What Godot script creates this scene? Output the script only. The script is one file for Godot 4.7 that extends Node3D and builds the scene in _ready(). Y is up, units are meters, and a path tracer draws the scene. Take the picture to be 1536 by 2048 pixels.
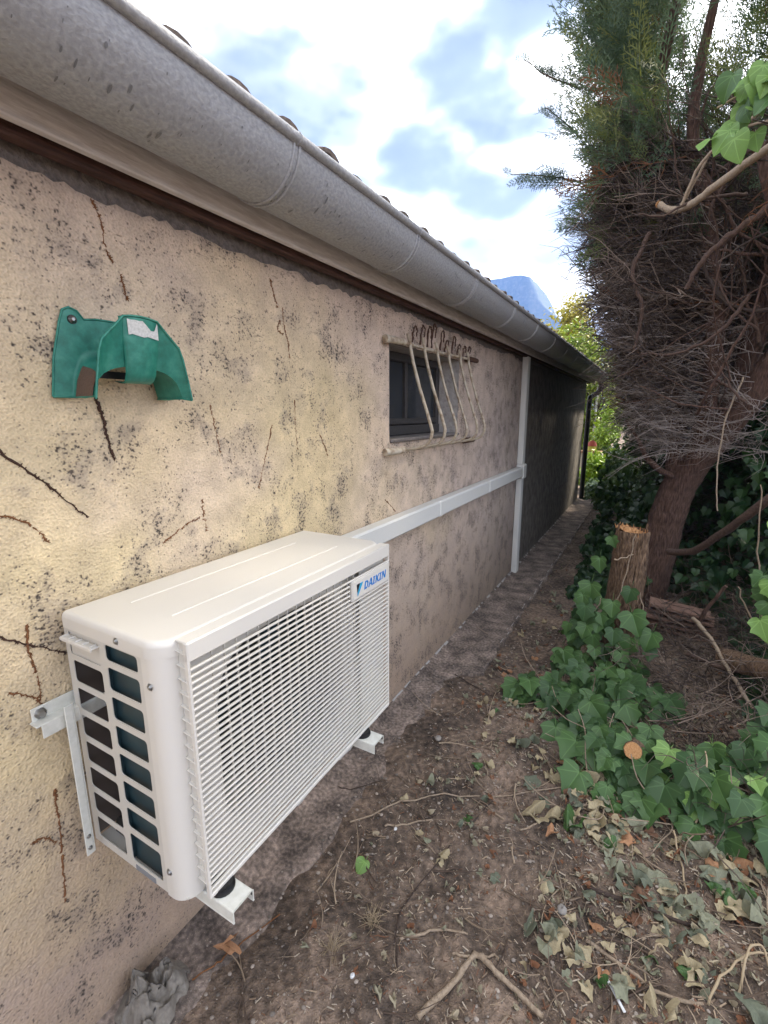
extends Node3D

var rng := RandomNumberGenerator.new()
var taken := {}
var M := {}

# ---------------------------------------------------------------- mesh builder
class Mb:
	var v := PackedVector3Array()
	var n := PackedVector3Array()
	var uv := PackedVector2Array()
	var c := PackedColorArray()
	var ix := PackedInt32Array()
	var tint := Color.WHITE

	func p(pos: Vector3, nor: Vector3, t := Vector2.ZERO) -> int:
		v.append(pos); n.append(nor); uv.append(t); c.append(tint)
		return v.size() - 1

	func face(i: int, j: int, k: int) -> void:
		var nor := (v[i] - v[k]).cross(v[i] - v[j])
		if nor.dot(n[i] + n[j] + n[k]) < 0.0:
			ix.append(i); ix.append(k); ix.append(j)
		else:
			ix.append(i); ix.append(j); ix.append(k)

	func tri(a: Vector3, b: Vector3, d: Vector3, out: Vector3) -> void:
		var nor := (b - a).cross(d - a)
		if nor.length_squared() < 1e-16:
			return
		nor = nor.normalized()
		if nor.dot(out) < 0.0:
			nor = -nor
		var i := p(a, nor, Vector2(a.x, a.y)); var j := p(b, nor, Vector2(b.x, b.y)); var k := p(d, nor, Vector2(d.x, d.y))
		face(i, j, k)

	func quad(a: Vector3, b: Vector3, d: Vector3, e: Vector3, out: Vector3) -> void:
		var nor := (d - a).cross(e - b)
		if nor.length_squared() < 1e-16:
			return
		nor = nor.normalized()
		if nor.dot(out) < 0.0:
			nor = -nor
		var i := p(a, nor, Vector2(0, 0)); var j := p(b, nor, Vector2(1, 0)); var k := p(d, nor, Vector2(1, 1)); var l := p(e, nor, Vector2(0, 1))
		face(i, j, k); face(i, k, l)

	# box with chamfered edges, centre, full size
	func box(o: Vector3, s: Vector3, ch := 0.0, b := Basis.IDENTITY) -> void:
		var h := s * 0.5
		ch = minf(ch, minf(h.x, minf(h.y, h.z)) * 0.9)
		if ch <= 0.0:
			for ax in 3:
				for sg in [-1.0, 1.0]:
					var u := (ax + 1) % 3
					var w := (ax + 2) % 3
					var q := []
					for k in [[-1, -1], [1, -1], [1, 1], [-1, 1]]:
						var t := Vector3.ZERO
						t[ax] = sg * h[ax]; t[u] = k[0] * h[u]; t[w] = k[1] * h[w]
						q.append(o + b * t)
					var nn := Vector3.ZERO
					nn[ax] = sg
					quad(q[0], q[1], q[2], q[3], b * nn)
			return
		var pt := func(sx: float, sy: float, sz: float, ax: int) -> Vector3:
			var t := Vector3(sx * (h.x - ch), sy * (h.y - ch), sz * (h.z - ch))
			t[ax] += (sx if ax == 0 else (sy if ax == 1 else sz)) * ch
			return o + b * t
		for ax in 3:
			var u := (ax + 1) % 3
			var w := (ax + 2) % 3
			for sg in [-1.0, 1.0]:
				var q := []
				for k in [[-1, -1], [1, -1], [1, 1], [-1, 1]]:
					var t := Vector3.ZERO
					t[ax] = sg; t[u] = k[0]; t[w] = k[1]
					q.append(pt.call(t.x, t.y, t.z, ax))
				var nn := Vector3.ZERO
				nn[ax] = sg
				quad(q[0], q[1], q[2], q[3], b * nn)
			for su in [-1.0, 1.0]:
				for sw in [-1.0, 1.0]:
					var t0 := Vector3.ZERO; t0[u] = su; t0[w] = sw
					var t1 := t0; t0[ax] = -1; t1[ax] = 1
					var nn := Vector3.ZERO; nn[u] = su; nn[w] = sw
					quad(pt.call(t0.x, t0.y, t0.z, u), pt.call(t1.x, t1.y, t1.z, u), pt.call(t1.x, t1.y, t1.z, w), pt.call(t0.x, t0.y, t0.z, w), b * nn)
		for sx in [-1.0, 1.0]:
			for sy in [-1.0, 1.0]:
				for sz in [-1.0, 1.0]:
					tri(pt.call(sx, sy, sz, 0), pt.call(sx, sy, sz, 1), pt.call(sx, sy, sz, 2), b * Vector3(sx, sy, sz))

	# tube along points; radii one per point
	func tube(pts: PackedVector3Array, radii: PackedFloat32Array, sides := 6, cap := true, lump := 0.0, sd := 0) -> void:
		var m := pts.size()
		if m < 2:
			return
		var up := Vector3.UP
		var d0 := (pts[1] - pts[0]).normalized()
		if absf(d0.dot(up)) > 0.95:
			up = Vector3.RIGHT
		var side := d0.cross(up).normalized()
		var rows := []
		var len := 0.0
		var r := RandomNumberGenerator.new()
		r.seed = sd + 77
		for k in m:
			var d: Vector3 = (pts[mini(k + 1, m - 1)] - pts[maxi(k - 1, 0)])
			d = d.normalized() if d.length_squared() > 1e-14 else d0
			side = (side - d * side.dot(d)).normalized()
			var bi := d.cross(side)
			if k > 0:
				len += pts[k].distance_to(pts[k - 1])
			var row := PackedInt32Array()
			for s in sides + 1:
				var a := TAU * (s % sides) / sides
				var nn := side * cos(a) + bi * sin(a)
				var rr := radii[k] * (1.0 + lump * r.randf_range(-1, 1)) if s < sides else 0.0
				if s == sides:
					row.append(p(v[row[0]], nn, Vector2(1.0, len)))
				else:
					row.append(p(pts[k] + nn * rr, nn, Vector2(float(s) / sides, len)))
			rows.append(row)
		for k in m - 1:
			for s in sides:
				face(rows[k][s], rows[k][s + 1], rows[k + 1][s])
				face(rows[k][s + 1], rows[k + 1][s + 1], rows[k + 1][s])
		if cap:
			for e in [0, m - 1]:
				var nn: Vector3 = (pts[0] - pts[1]).normalized() if e == 0 else (pts[m - 1] - pts[m - 2]).normalized()
				var ce := p(pts[e], nn)
				var ring := PackedInt32Array()
				for s in sides:
					ring.append(p(v[rows[e][s]], nn))
				for s in sides:
					face(ce, ring[s], ring[(s + 1) % sides])

	# grid of points rows x columns, smooth normals; toward = a rough outward direction (or zero: leave as computed)
	func grid(pts: Array, toward := Vector3.ZERO, uvs := [], closed := false) -> void:
		var rws := pts.size()
		var cl: int = pts[0].size()
		var first := v.size()
		for i in rws:
			for j in cl:
				var jl := j - 1 if j > 0 else (cl - 2 if closed else 0)
				var jr := j + 1 if j < cl - 1 else (1 if closed else cl - 1)
				var a: Vector3 = pts[mini(i + 1, rws - 1)][j] - pts[maxi(i - 1, 0)][j]
				var b: Vector3 = pts[i][jr] - pts[i][jl]
				var nn := a.cross(b)
				nn = nn.normalized() if nn.length_squared() > 1e-18 else Vector3.UP
				if toward != Vector3.ZERO and nn.dot(toward) < 0.0:
					nn = -nn
				p(pts[i][j], nn, uvs[i][j] if uvs.size() else Vector2(j, i))
		for i in rws - 1:
			for j in cl - 1:
				var a := first + i * cl + j
				face(a, a + 1, a + cl)
				face(a + 1, a + cl + 1, a + cl)

	# flat plate (in plane axes ex, ey) between an outer polygon and an inner one with as many points, thickness th along en
	func ring(outer: PackedVector2Array, inner: PackedVector2Array, o: Vector3, ex: Vector3, ey: Vector3, en: Vector3, th: float) -> void:
		var m := outer.size()
		for k in m:
			var k2 := (k + 1) % m
			var a := o + ex * outer[k].x + ey * outer[k].y
			var b := o + ex * outer[k2].x + ey * outer[k2].y
			var d := o + ex * inner[k2].x + ey * inner[k2].y
			var e := o + ex * inner[k].x + ey * inner[k].y
			var t := en * th
			quad(a + t, b + t, d + t, e + t, en)
			quad(a, b, d, e, -en)
			var mid := o + ex * (inner[k].x + outer[k].x) * 0.5 + ey * (inner[k].y + outer[k].y) * 0.5
			quad(d, e, e + t, d + t, ((d + e) * 0.5 - mid))
			quad(a, b, b + t, a + t, ((a + b) * 0.5 - mid))

	# turn every triangle from index i0 on so that its front agrees with its vertices' normals
	func rewind(i0 := 0) -> void:
		for t in range(i0, ix.size(), 3):
			var a := ix[t]; var b := ix[t + 1]; var d := ix[t + 2]
			if (v[a] - v[d]).cross(v[a] - v[b]).dot(n[a] + n[b] + n[d]) < 0.0:
				ix[t + 1] = d; ix[t + 2] = b

	func mesh(mat: Material) -> ArrayMesh:
		var am := ArrayMesh.new()
		var ar := []
		ar.resize(Mesh.ARRAY_MAX)
		ar[Mesh.ARRAY_VERTEX] = v
		ar[Mesh.ARRAY_NORMAL] = n
		ar[Mesh.ARRAY_TEX_UV] = uv
		ar[Mesh.ARRAY_COLOR] = c
		ar[Mesh.ARRAY_INDEX] = ix
		am.add_surface_from_arrays(Mesh.PRIMITIVE_TRIANGLES, ar)
		if mat:
			am.surface_set_material(0, mat)
		return am


# ---------------------------------------------------------------- scene helpers
func numbered(called: String) -> String:
	var k: int = taken.get(called, 0)
	taken[called] = k + 1
	return called if k == 0 else "%s_%03d" % [called, k]

func tag(o: Node, label: String, category: String, group := "", kind := "") -> void:
	if label: o.set_meta("label", label)
	if category: o.set_meta("category", category)
	if group: o.set_meta("group", group)
	if kind: o.set_meta("kind", kind)

func thing(called: String, label: String, category: String, at := Vector3.ZERO, group := "") -> Node3D:
	var o := Node3D.new()
	o.name = numbered(called)
	add_child(o, true)
	o.position = at
	tag(o, label, category, group)
	return o

# one named mesh. With a parent that stands somewhere, the mesh (built in world axes) is set back by the parent's place.
func obj(called: String, m: Mesh, parent: Node3D = null, place := Vector3.ZERO) -> MeshInstance3D:
	var o := MeshInstance3D.new()
	o.mesh = m
	if parent == null:
		o.name = numbered(called)
		add_child(o, true)
		o.position = place
	else:
		var k: int = parent.get_meta("n_" + called, 0)
		parent.set_meta("n_" + called, k + 1)
		o.name = called if k == 0 else "%s_%03d" % [called, k]
		parent.add_child(o, true)
		var w := Vector3.ZERO
		var q: Node = parent
		while q is Node3D and q != self:
			w += q.position
			q = q.get_parent()
		o.position = place - w
	return o

func struct(called: String, m: Mesh, kind := "structure") -> MeshInstance3D:
	var o := obj(called, m)
	o.set_meta("kind", kind)
	return o

func multi(called: String, m: Mesh, xf: Array, cols: Array, parent: Node3D = null, kind := "stuff") -> MultiMeshInstance3D:
	var mm := MultiMesh.new()
	mm.transform_format = MultiMesh.TRANSFORM_3D
	mm.use_colors = cols.size() > 0
	mm.mesh = m
	mm.instance_count = xf.size()
	for i in xf.size():
		mm.set_instance_transform(i, xf[i])
		if cols.size():
			mm.set_instance_color(i, cols[i])
	var o := MultiMeshInstance3D.new()
	o.multimesh = mm
	if parent == null:
		o.name = numbered(called)
		add_child(o, true)
	else:
		o.name = called
		parent.add_child(o, true)
		o.position = -parent.position
	o.set_meta("kind", kind)
	return o

func lin(r: float, g: float, b: float) -> Color:
	return Color(r, g, b).linear_to_srgb()

func mat(r: float, g: float, b: float, rough := 0.8, metal := 0.0) -> StandardMaterial3D:
	var m := StandardMaterial3D.new()
	m.albedo_color = lin(r, g, b)
	m.roughness = rough
	m.metallic = metal
	return m

# a material whose colour wanders between the given linear colours, laid on by world position
func noisy(cols: Array, freq: float, rough: float, scale := Vector3.ONE, bump := 0.0, sd := 1, metal := 0.0, octaves := 5, contrast := 1.0) -> StandardMaterial3D:
	var m := StandardMaterial3D.new()
	var fn := FastNoiseLite.new()
	fn.seed = sd
	fn.noise_type = FastNoiseLite.TYPE_SIMPLEX_SMOOTH
	fn.frequency = freq
	fn.fractal_octaves = octaves
	fn.fractal_gain = 0.6
	var g := Gradient.new()
	var offs := PackedFloat32Array()
	var cc := PackedColorArray()
	for i in cols.size():
		offs.append(0.5 + (float(i) / (cols.size() - 1) - 0.5) / contrast)
		cc.append(lin(cols[i][0], cols[i][1], cols[i][2]))
	g.offsets = offs
	g.colors = cc
	var t := NoiseTexture2D.new()
	t.width = 512; t.height = 512; t.seamless = true
	t.noise = fn
	t.color_ramp = g
	m.albedo_texture = t
	m.roughness = rough
	m.metallic = metal
	m.uv1_triplanar = true
	m.uv1_world_triplanar = true
	m.uv1_scale = scale
	if bump > 0.0:
		var h := NoiseTexture2D.new()
		h.width = 512; h.height = 512; h.seamless = true
		h.noise = fn
		m.heightmap_enabled = true
		m.heightmap_texture = h
		m.heightmap_scale = bump
	return m

func fnoise(sd: int, freq: float, oct := 4, gain := 0.5) -> FastNoiseLite:
	var f := FastNoiseLite.new()
	f.seed = sd
	f.noise_type = FastNoiseLite.TYPE_SIMPLEX_SMOOTH
	f.frequency = freq
	f.fractal_octaves = oct
	f.fractal_gain = gain
	return f

func noise_bytes(w: int, h: int, sd: int, freq: float, oct := 4, sx := 1, sy := 1, gain := 0.5) -> PackedByteArray:
	var im := fnoise(sd, freq, oct, gain).get_image(w / sx, h / sy)
	if sx > 1 or sy > 1:
		im.resize(w, h, Image.INTERPOLATE_CUBIC)
	im.convert(Image.FORMAT_L8)
	return im.get_data()

func tex_rgb(w: int, h: int, data: PackedByteArray) -> ImageTexture:
	return ImageTexture.create_from_image(Image.create_from_data(w, h, false, Image.FORMAT_RGB8, data))

func tex_l(w: int, h: int, data: PackedByteArray) -> ImageTexture:
	return ImageTexture.create_from_image(Image.create_from_data(w, h, false, Image.FORMAT_L8, data))

func smooth(a: float, b: float, x: float) -> float:
	var t := clampf((x - a) / (b - a), 0.0, 1.0)
	return t * t * (3.0 - 2.0 * t)

func path3(pts: Array, sub := 4, wob := 0.0) -> PackedVector3Array:
	var out := PackedVector3Array()
	for i in pts.size() - 1:
		var p0: Vector3 = pts[maxi(i - 1, 0)]
		var p1: Vector3 = pts[i]
		var p2: Vector3 = pts[i + 1]
		var p3: Vector3 = pts[mini(i + 2, pts.size() - 1)]
		for k in sub:
			var q := p1.cubic_interpolate(p2, p0, p3, float(k) / sub)
			if wob > 0.0 and (i + k) > 0:
				q += Vector3(rng.randf_range(-wob, wob), rng.randf_range(-wob, wob), rng.randf_range(-wob, wob))
			out.append(q)
	out.append(pts[pts.size() - 1])
	return out

func taper(m: int, a: float, b: float, jit := 0.0) -> PackedFloat32Array:
	var o := PackedFloat32Array()
	for k in m:
		o.append(lerpf(a, b, float(k) / maxf(1.0, m - 1)) * (1.0 + rng.randf_range(-jit, jit)))
	return o

func rrect(x0: float, x1: float, y0: float, y1: float, r: float, seg := 3) -> PackedVector2Array:
	var o := PackedVector2Array()
	for q in [[x1 - r, y1 - r, 0.0], [x0 + r, y1 - r, 0.25], [x0 + r, y0 + r, 0.5], [x1 - r, y0 + r, 0.75]]:
		for s in seg + 1:
			var a: float = TAU * (q[2] + 0.25 * s / seg)
			o.append(Vector2(q[0] + r * cos(a), q[1] + r * sin(a)))
	return o

# the rectangle's outline with as many points as rrect(): the corner repeated
func rect_like(x0: float, x1: float, y0: float, y1: float, seg := 3) -> PackedVector2Array:
	var o := PackedVector2Array()
	for q in [[x1, y1], [x0, y1], [x0, y0], [x1, y0]]:
		for s in seg + 1:
			o.append(Vector2(q[0], q[1]))
	return o

# ---------------------------------------------------------------- sky
func sky_image() -> Image:
	var w := 1536
	var h := 768
	var im := Image.create(w, h, false, Image.FORMAT_RGBF)
	var fa := fnoise(5, 1.15, 6, 0.55)
	var fb := fnoise(12, 2.6, 5, 0.5)
	var sun := Vector3(0.10, 0.62, -0.78).normalized()
	# thin places in the cloud: direction, size, flatness, depth
	var holes := [[Vector3(-0.38, 0.40, -0.83), 0.21, 2.6, 0.74], [Vector3(-0.50, 0.45, -0.74), 0.15, 2.2, 0.5], [Vector3(-0.30, 0.50, -0.81), 0.15, 2.4, 0.66], [Vector3(-0.22, 0.56, -0.80), 0.10, 2.4, 0.62], [Vector3(-0.34, 0.285, -0.90), 0.16, 3.6, 0.48], [Vector3(-0.27, 0.34, -0.90), 0.10, 3.0, 0.42]]
	for y in h:
		var el := PI * (0.5 - (y + 0.5) / h)
		for x in w:
			var az := TAU * ((x + 0.5) / w - 0.5)
			# the panorama's middle column looks along +z
			var d := Vector3(-sin(az) * cos(el), sin(el), cos(az) * cos(el))
			if d.y < -0.03:
				im.set_pixel(x, y, Color(0.16, 0.15, 0.13))
				continue
			var q := Vector3(d.x, d.y * 2.2, d.z) * 1.9
			var t := fa.get_noise_3d(q.x + 3.1, q.y, q.z + 1.7)
			var t2 := fb.get_noise_3d(q.x, q.y + 8.0, q.z)
			var opn := smooth(0.12, 0.6, -t + t2 * 0.25) * 0.6
			for h2 in holes:
				var e: Vector3 = d - (h2[0] as Vector3)
				var dist := Vector2(Vector2(e.x, e.z).length() * 1.0, e.y * float(h2[2])).length() / float(h2[1])
				opn = maxf(opn, smooth(1.5, -0.1, dist + t * 2.0 + t2 * 1.3) * float(h2[3]))
			var glow := pow(maxf(0.0, d.dot(sun)), 5.0)
			var cl := Color(1.0, 1.0, 1.01) * ((0.72 + 0.5 * t2 + 0.35 * t) * (0.80 + 0.7 * glow))
			var bl := Color(0.062, 0.084, 0.116).lerp(Color(0.16, 0.19, 0.23), smooth(0.6, 0.1, d.y))
			# thinning cloud: the change from white to blue goes by ratio
			var c := Color(cl.r * pow(bl.r / cl.r, opn), cl.g * pow(bl.g / cl.g, opn), cl.b * pow(bl.b / cl.b, opn))
			im.set_pixel(x, y, c)
	return im


func _ready() -> void:
	rng.seed = 20
	# ---- camera
	var cam := Camera3D.new()
	cam.name = "camera"
	cam.fov = 94.9
	cam.near = 0.03
	cam.far = 4000.0
	cam.position = Vector3(1.1342, 1.6187, 0.0)
	cam.rotation = Vector3(-0.2081, 0.5161, -0.0023)
	add_child(cam)
	# ---- sky, exposure
	var env := Environment.new()
	env.background_mode = Environment.BG_SKY
	var sky := Sky.new()
	var pano := PanoramaSkyMaterial.new()
	pano.panorama = ImageTexture.create_from_image(sky_image())
	pano.energy_multiplier = 1.0
	sky.sky_material = pano
	env.sky = sky
	env.ambient_light_source = Environment.AMBIENT_SOURCE_SKY
	env.tonemap_mode = Environment.TONE_MAPPER_LINEAR
	env.tonemap_exposure = 4.5
	env.fog_enabled = true
	env.fog_density = 0.0006
	env.fog_light_color = Color(0.50, 0.67, 1.0)
	env.sdfgi_enabled = true
	env.ssao_enabled = true
	env.ssil_enabled = true
	var we := WorldEnvironment.new()
	we.name = "environment"
	we.environment = env
	add_child(we)
	# ---- sun behind thin cloud, ahead and to the right of the conifer
	var sun := DirectionalLight3D.new()
	sun.name = "sun"
	sun.light_energy = 0.9
	sun.light_color = Color(1.0, 0.95, 0.86)
	sun.light_angular_distance = 4.0
	sun.shadow_enabled = true
	add_child(sun)
	sun.look_at_from_position(Vector3(4.0, 8.0, -6.5), Vector3.ZERO, Vector3.UP)

	materials()
	ground()
	house()
	gutter_and_roof()
	window()
	ducts()
	air_conditioner()
	hose_holder()
	wall_vines()
	conifer()
	stump_and_ivy()
	undergrowth()
	far_garden()
	litter()


func materials() -> void:
	M.zinc = noisy([[0.23, 0.235, 0.25], [0.33, 0.34, 0.36], [0.44, 0.45, 0.47]], 0.04, 0.55, Vector3(5.0, 5.0, 3.2), 0.1, 3, 0.15, 6, 1.1)
	M.zinc_spot = mat(0.17, 0.175, 0.185, 0.6, 0.1)
	M.fascia = noisy([[0.46, 0.43, 0.42], [0.56, 0.53, 0.525], [0.68, 0.65, 0.645]], 0.02, 0.8, Vector3(3.0, 5.0, 0.7), 0.2, 8, 0.0, 5, 1.1)
	M.red_wood = noisy([[0.025, 0.012, 0.009], [0.06, 0.026, 0.019], [0.11, 0.056, 0.043]], 0.02, 0.8, Vector3(3.0, 8.0, 0.8), 0.2, 9)
	M.tile = noisy([[0.10, 0.075, 0.06], [0.19, 0.15, 0.125], [0.30, 0.26, 0.22]], 0.03, 0.9, Vector3(2.5, 2.5, 2.5), 0.3, 10)
	M.mortar = noisy([[0.10, 0.09, 0.085], [0.17, 0.15, 0.14], [0.24, 0.21, 0.195]], 0.03, 0.95, Vector3(2, 2, 2), 0.8, 11)
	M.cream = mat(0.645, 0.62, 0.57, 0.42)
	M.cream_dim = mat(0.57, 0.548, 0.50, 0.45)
	M.duct = mat(0.67, 0.67, 0.64, 0.45)
	M.black = mat(0.012, 0.013, 0.014, 0.5)
	M.coil = noisy([[0.012, 0.03, 0.038], [0.02, 0.05, 0.062]], 0.02, 0.5, Vector3(1, 1, 1), 0.0, 3)
	M.inner = mat(0.10, 0.08, 0.068, 0.5)
	M.steel = mat(0.42, 0.42, 0.41, 0.35, 0.85)
	M.bracket = noisy([[0.58, 0.58, 0.52], [0.70, 0.70, 0.65]], 0.02, 0.45, Vector3(4, 4, 4), 0.0, 5)
	M.rubber = mat(0.01, 0.01, 0.011, 0.45)
	M.grey_plastic = mat(0.20, 0.21, 0.23, 0.6)
	M.blue = mat(0.0, 0.17, 0.53, 0.4)
	M.light_blue = mat(0.02, 0.33, 0.60, 0.4)
	M.navy = mat(0.008, 0.012, 0.02, 0.4)
	M.green_plastic = noisy([[0.010, 0.12, 0.088], [0.018, 0.18, 0.13], [0.05, 0.24, 0.18]], 0.015, 0.5, Vector3(3, 3, 3), 0.0, 21, 0.0, 5, 1.4)
	M.dust = noisy([[0.10, 0.06, 0.042], [0.16, 0.105, 0.075]], 0.05, 0.95, Vector3(6, 6, 6), 0.2, 22)
	M.paper = noisy([[0.35, 0.35, 0.34], [0.62, 0.62, 0.60]], 0.03, 0.6, Vector3(8, 8, 8), 0.0, 23)
	M.iron = noisy([[0.16, 0.10, 0.06], [0.44, 0.38, 0.29], [0.54, 0.49, 0.40]], 0.015, 0.7, Vector3(2, 2, 2), 0.0, 24, 0.0, 5, 1.3)
	M.rust = noisy([[0.025, 0.015, 0.012], [0.08, 0.04, 0.025], [0.14, 0.07, 0.04]], 0.04, 0.9, Vector3(8, 8, 8), 0.2, 25)
	M.vine = noisy([[0.09, 0.035, 0.015], [0.19, 0.08, 0.03], [0.28, 0.13, 0.05]], 0.05, 0.9, Vector3(6, 6, 6), 0.2, 26)
	M.vine_dark = noisy([[0.03, 0.015, 0.010], [0.08, 0.035, 0.02]], 0.05, 0.9, Vector3(6, 6, 6), 0.2, 27)
	M.bark = noisy([[0.038, 0.021, 0.015], [0.10, 0.056, 0.041], [0.18, 0.112, 0.086]], 0.02, 0.95, Vector3(7.0, 1.1, 7.0), 1.2, 28, 0.0, 5, 1.4)
	M.branch = noisy([[0.035, 0.020, 0.015], [0.085, 0.052, 0.039], [0.15, 0.10, 0.078]], 0.03, 0.95, Vector3(4, 4, 4), 0.3, 29)
	M.stump_bark = noisy([[0.05, 0.03, 0.018], [0.17, 0.105, 0.065], [0.32, 0.22, 0.14]], 0.02, 0.95, Vector3(8.0, 1.4, 8.0), 1.2, 30, 0.0, 5, 1.5)
	M.cut_wood = noisy([[0.30, 0.13, 0.05], [0.50, 0.26, 0.11], [0.62, 0.40, 0.2]], 0.03, 0.9, Vector3(9, 9, 9), 0.4, 31)
	M.pale_wood = noisy([[0.17, 0.125, 0.085], [0.30, 0.23, 0.165], [0.42, 0.34, 0.25]], 0.03, 0.9, Vector3(5, 5, 5), 0.2, 32)
	M.dark_twig = noisy([[0.03, 0.02, 0.016], [0.075, 0.05, 0.038]], 0.03, 0.9, Vector3(5, 5, 5), 0.2, 33)
	M.straw = mat(0.36, 0.28, 0.18, 0.9)
	M.plank = noisy([[0.10, 0.055, 0.04], [0.20, 0.12, 0.09], [0.28, 0.18, 0.14]], 0.02, 0.9, Vector3(2, 8, 8), 0.3, 34)
	M.tinted = mat(1, 1, 1, 0.9)
	M.tinted.vertex_color_use_as_albedo = true
	M.glossy_leaf = mat(1, 1, 1, 0.45)
	M.glossy_leaf.vertex_color_use_as_albedo = true
	M.glossy_leaf.backlight_enabled = true
	M.glossy_leaf.backlight = lin(0.5, 0.5, 0.3)
	M.spray = mat(1, 1, 1, 0.7)
	M.spray.vertex_color_use_as_albedo = true
	M.spray.backlight_enabled = true
	M.spray.backlight = lin(0.7, 0.7, 0.5)
	M.rag = noisy([[0.10, 0.088, 0.076], [0.20, 0.18, 0.155], [0.30, 0.275, 0.245]], 0.02, 0.95, Vector3(5, 5, 5), 0.3, 36)
	M.glass = mat(0.035, 0.04, 0.046, 0.12)
	M.frame = noisy([[0.03, 0.028, 0.028], [0.055, 0.05, 0.048]], 0.03, 0.7, Vector3(3, 3, 3), 0.1, 37)
	M.reveal = noisy([[0.26, 0.24, 0.23], [0.40, 0.37, 0.35], [0.47, 0.44, 0.42]], 0.02, 0.95, Vector3(2, 2, 2), 0.4, 39)
	M.stone = mat(0.26, 0.24, 0.22, 0.9)
	M.white_bit = mat(0.66, 0.67, 0.68, 0.5)
	leaf_textures()


# an ivy leaf's skin: green with paler veins that run to the lobes
func leaf_textures() -> void:
	var w := 192
	var nz := noise_bytes(w, w, 91, 0.05, 4)
	var tips := [Vector2(0.5, 0.99), Vector2(0.03, 0.57), Vector2(0.97, 0.57), Vector2(0.03, 0.22), Vector2(0.97, 0.22)]
	var kinds := {"ivy": [Vector3(0.006, 0.026, 0.007), Vector3(0.07, 0.13, 0.045)], "ivy_light": [Vector3(0.045, 0.115, 0.016), Vector3(0.16, 0.26, 0.08)], "ivy_deep": [Vector3(0.004, 0.016, 0.006), Vector3(0.05, 0.095, 0.038)],
		"dry_sage": [Vector3(0.19, 0.20, 0.135), Vector3(0.26, 0.26, 0.19)], "dry_tan": [Vector3(0.33, 0.27, 0.165), Vector3(0.42, 0.36, 0.24)], "dry_orange": [Vector3(0.30, 0.145, 0.075), Vector3(0.42, 0.25, 0.14)], "dry_grey": [Vector3(0.115, 0.135, 0.095), Vector3(0.18, 0.19, 0.14)], "dry_brown": [Vector3(0.15, 0.075, 0.045), Vector3(0.2, 0.12, 0.08)]}
	for k in kinds:
		var d := PackedByteArray()
		d.resize(w * w * 3)
		for y in w:
			for x in w:
				var q := Vector2((x + 0.5) / w, 1.0 - (y + 0.5) / w)
				var best := 1.0
				for tp in tips:
					var c: Vector2 = Geometry2D.get_closest_point_to_segment(q, Vector2(0.5, 0.16), tp)
					best = minf(best, q.distance_to(c) / (0.022 - 0.013 * minf(1.0, c.distance_to(Vector2(0.5, 0.16)) / 0.8)))
				# side veins
				var s := absf(sin((q.y * 1.0 - absf(q.x - 0.5) * 0.9) * 38.0))
				var vein := maxf(smooth(1.6, 0.6, best), 0.28 * smooth(0.12, 0.0, s))
				var g: float = nz[y * w + x] / 255.0
				var a: Vector3 = kinds[k][0] * (0.72 + 0.6 * g)
				var cc: Vector3 = a.lerp(kinds[k][1] * (1.7 if k.begins_with("ivy") else 1.1), vein * (0.9 if k.begins_with("ivy") else 0.6))
				var lc := lin(cc.x, cc.y, cc.z)
				var i := (y * w + x) * 3
				d[i] = int(lc.r * 255); d[i + 1] = int(lc.g * 255); d[i + 2] = int(lc.b * 255)
		var m := StandardMaterial3D.new()
		m.albedo_texture = tex_rgb(w, w, d)
		m.metallic_specular = 0.36
		m.roughness = 0.34 if k.begins_with("ivy") else 0.85
		m.backlight_enabled = true
		m.backlight = lin(0.35, 0.4, 0.2) if k.begins_with("ivy") else lin(0.2, 0.2, 0.15)
		M[k] = m


# ---------------------------------------------------------------- ground
func ground_height(x: float, z: float) -> float:
	var n1 := gn1.get_noise_2d(x, z)
	var n2 := gn2.get_noise_2d(x, z)
	var hgt := 0.018 * n1 + 0.010 * n2
	hgt += 0.022 * smooth(0.42, 0.9, x) * smooth(-5.5, -2.0, z)
	hgt -= 0.012 * smooth(0.55, 0.25, x) * smooth(-2.4, -3.4, z)
	hgt += (0.016 + 0.02 * n2 + 0.012 * n1) * smooth(0.10, 0.30, x) * smooth(-3.2, -2.0, z)
	hgt += 0.35 * smooth(1.75, 3.6, x) + 0.05 * smooth(1.2, 1.9, x)
	return hgt

var gn1: FastNoiseLite
var gn2: FastNoiseLite

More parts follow.
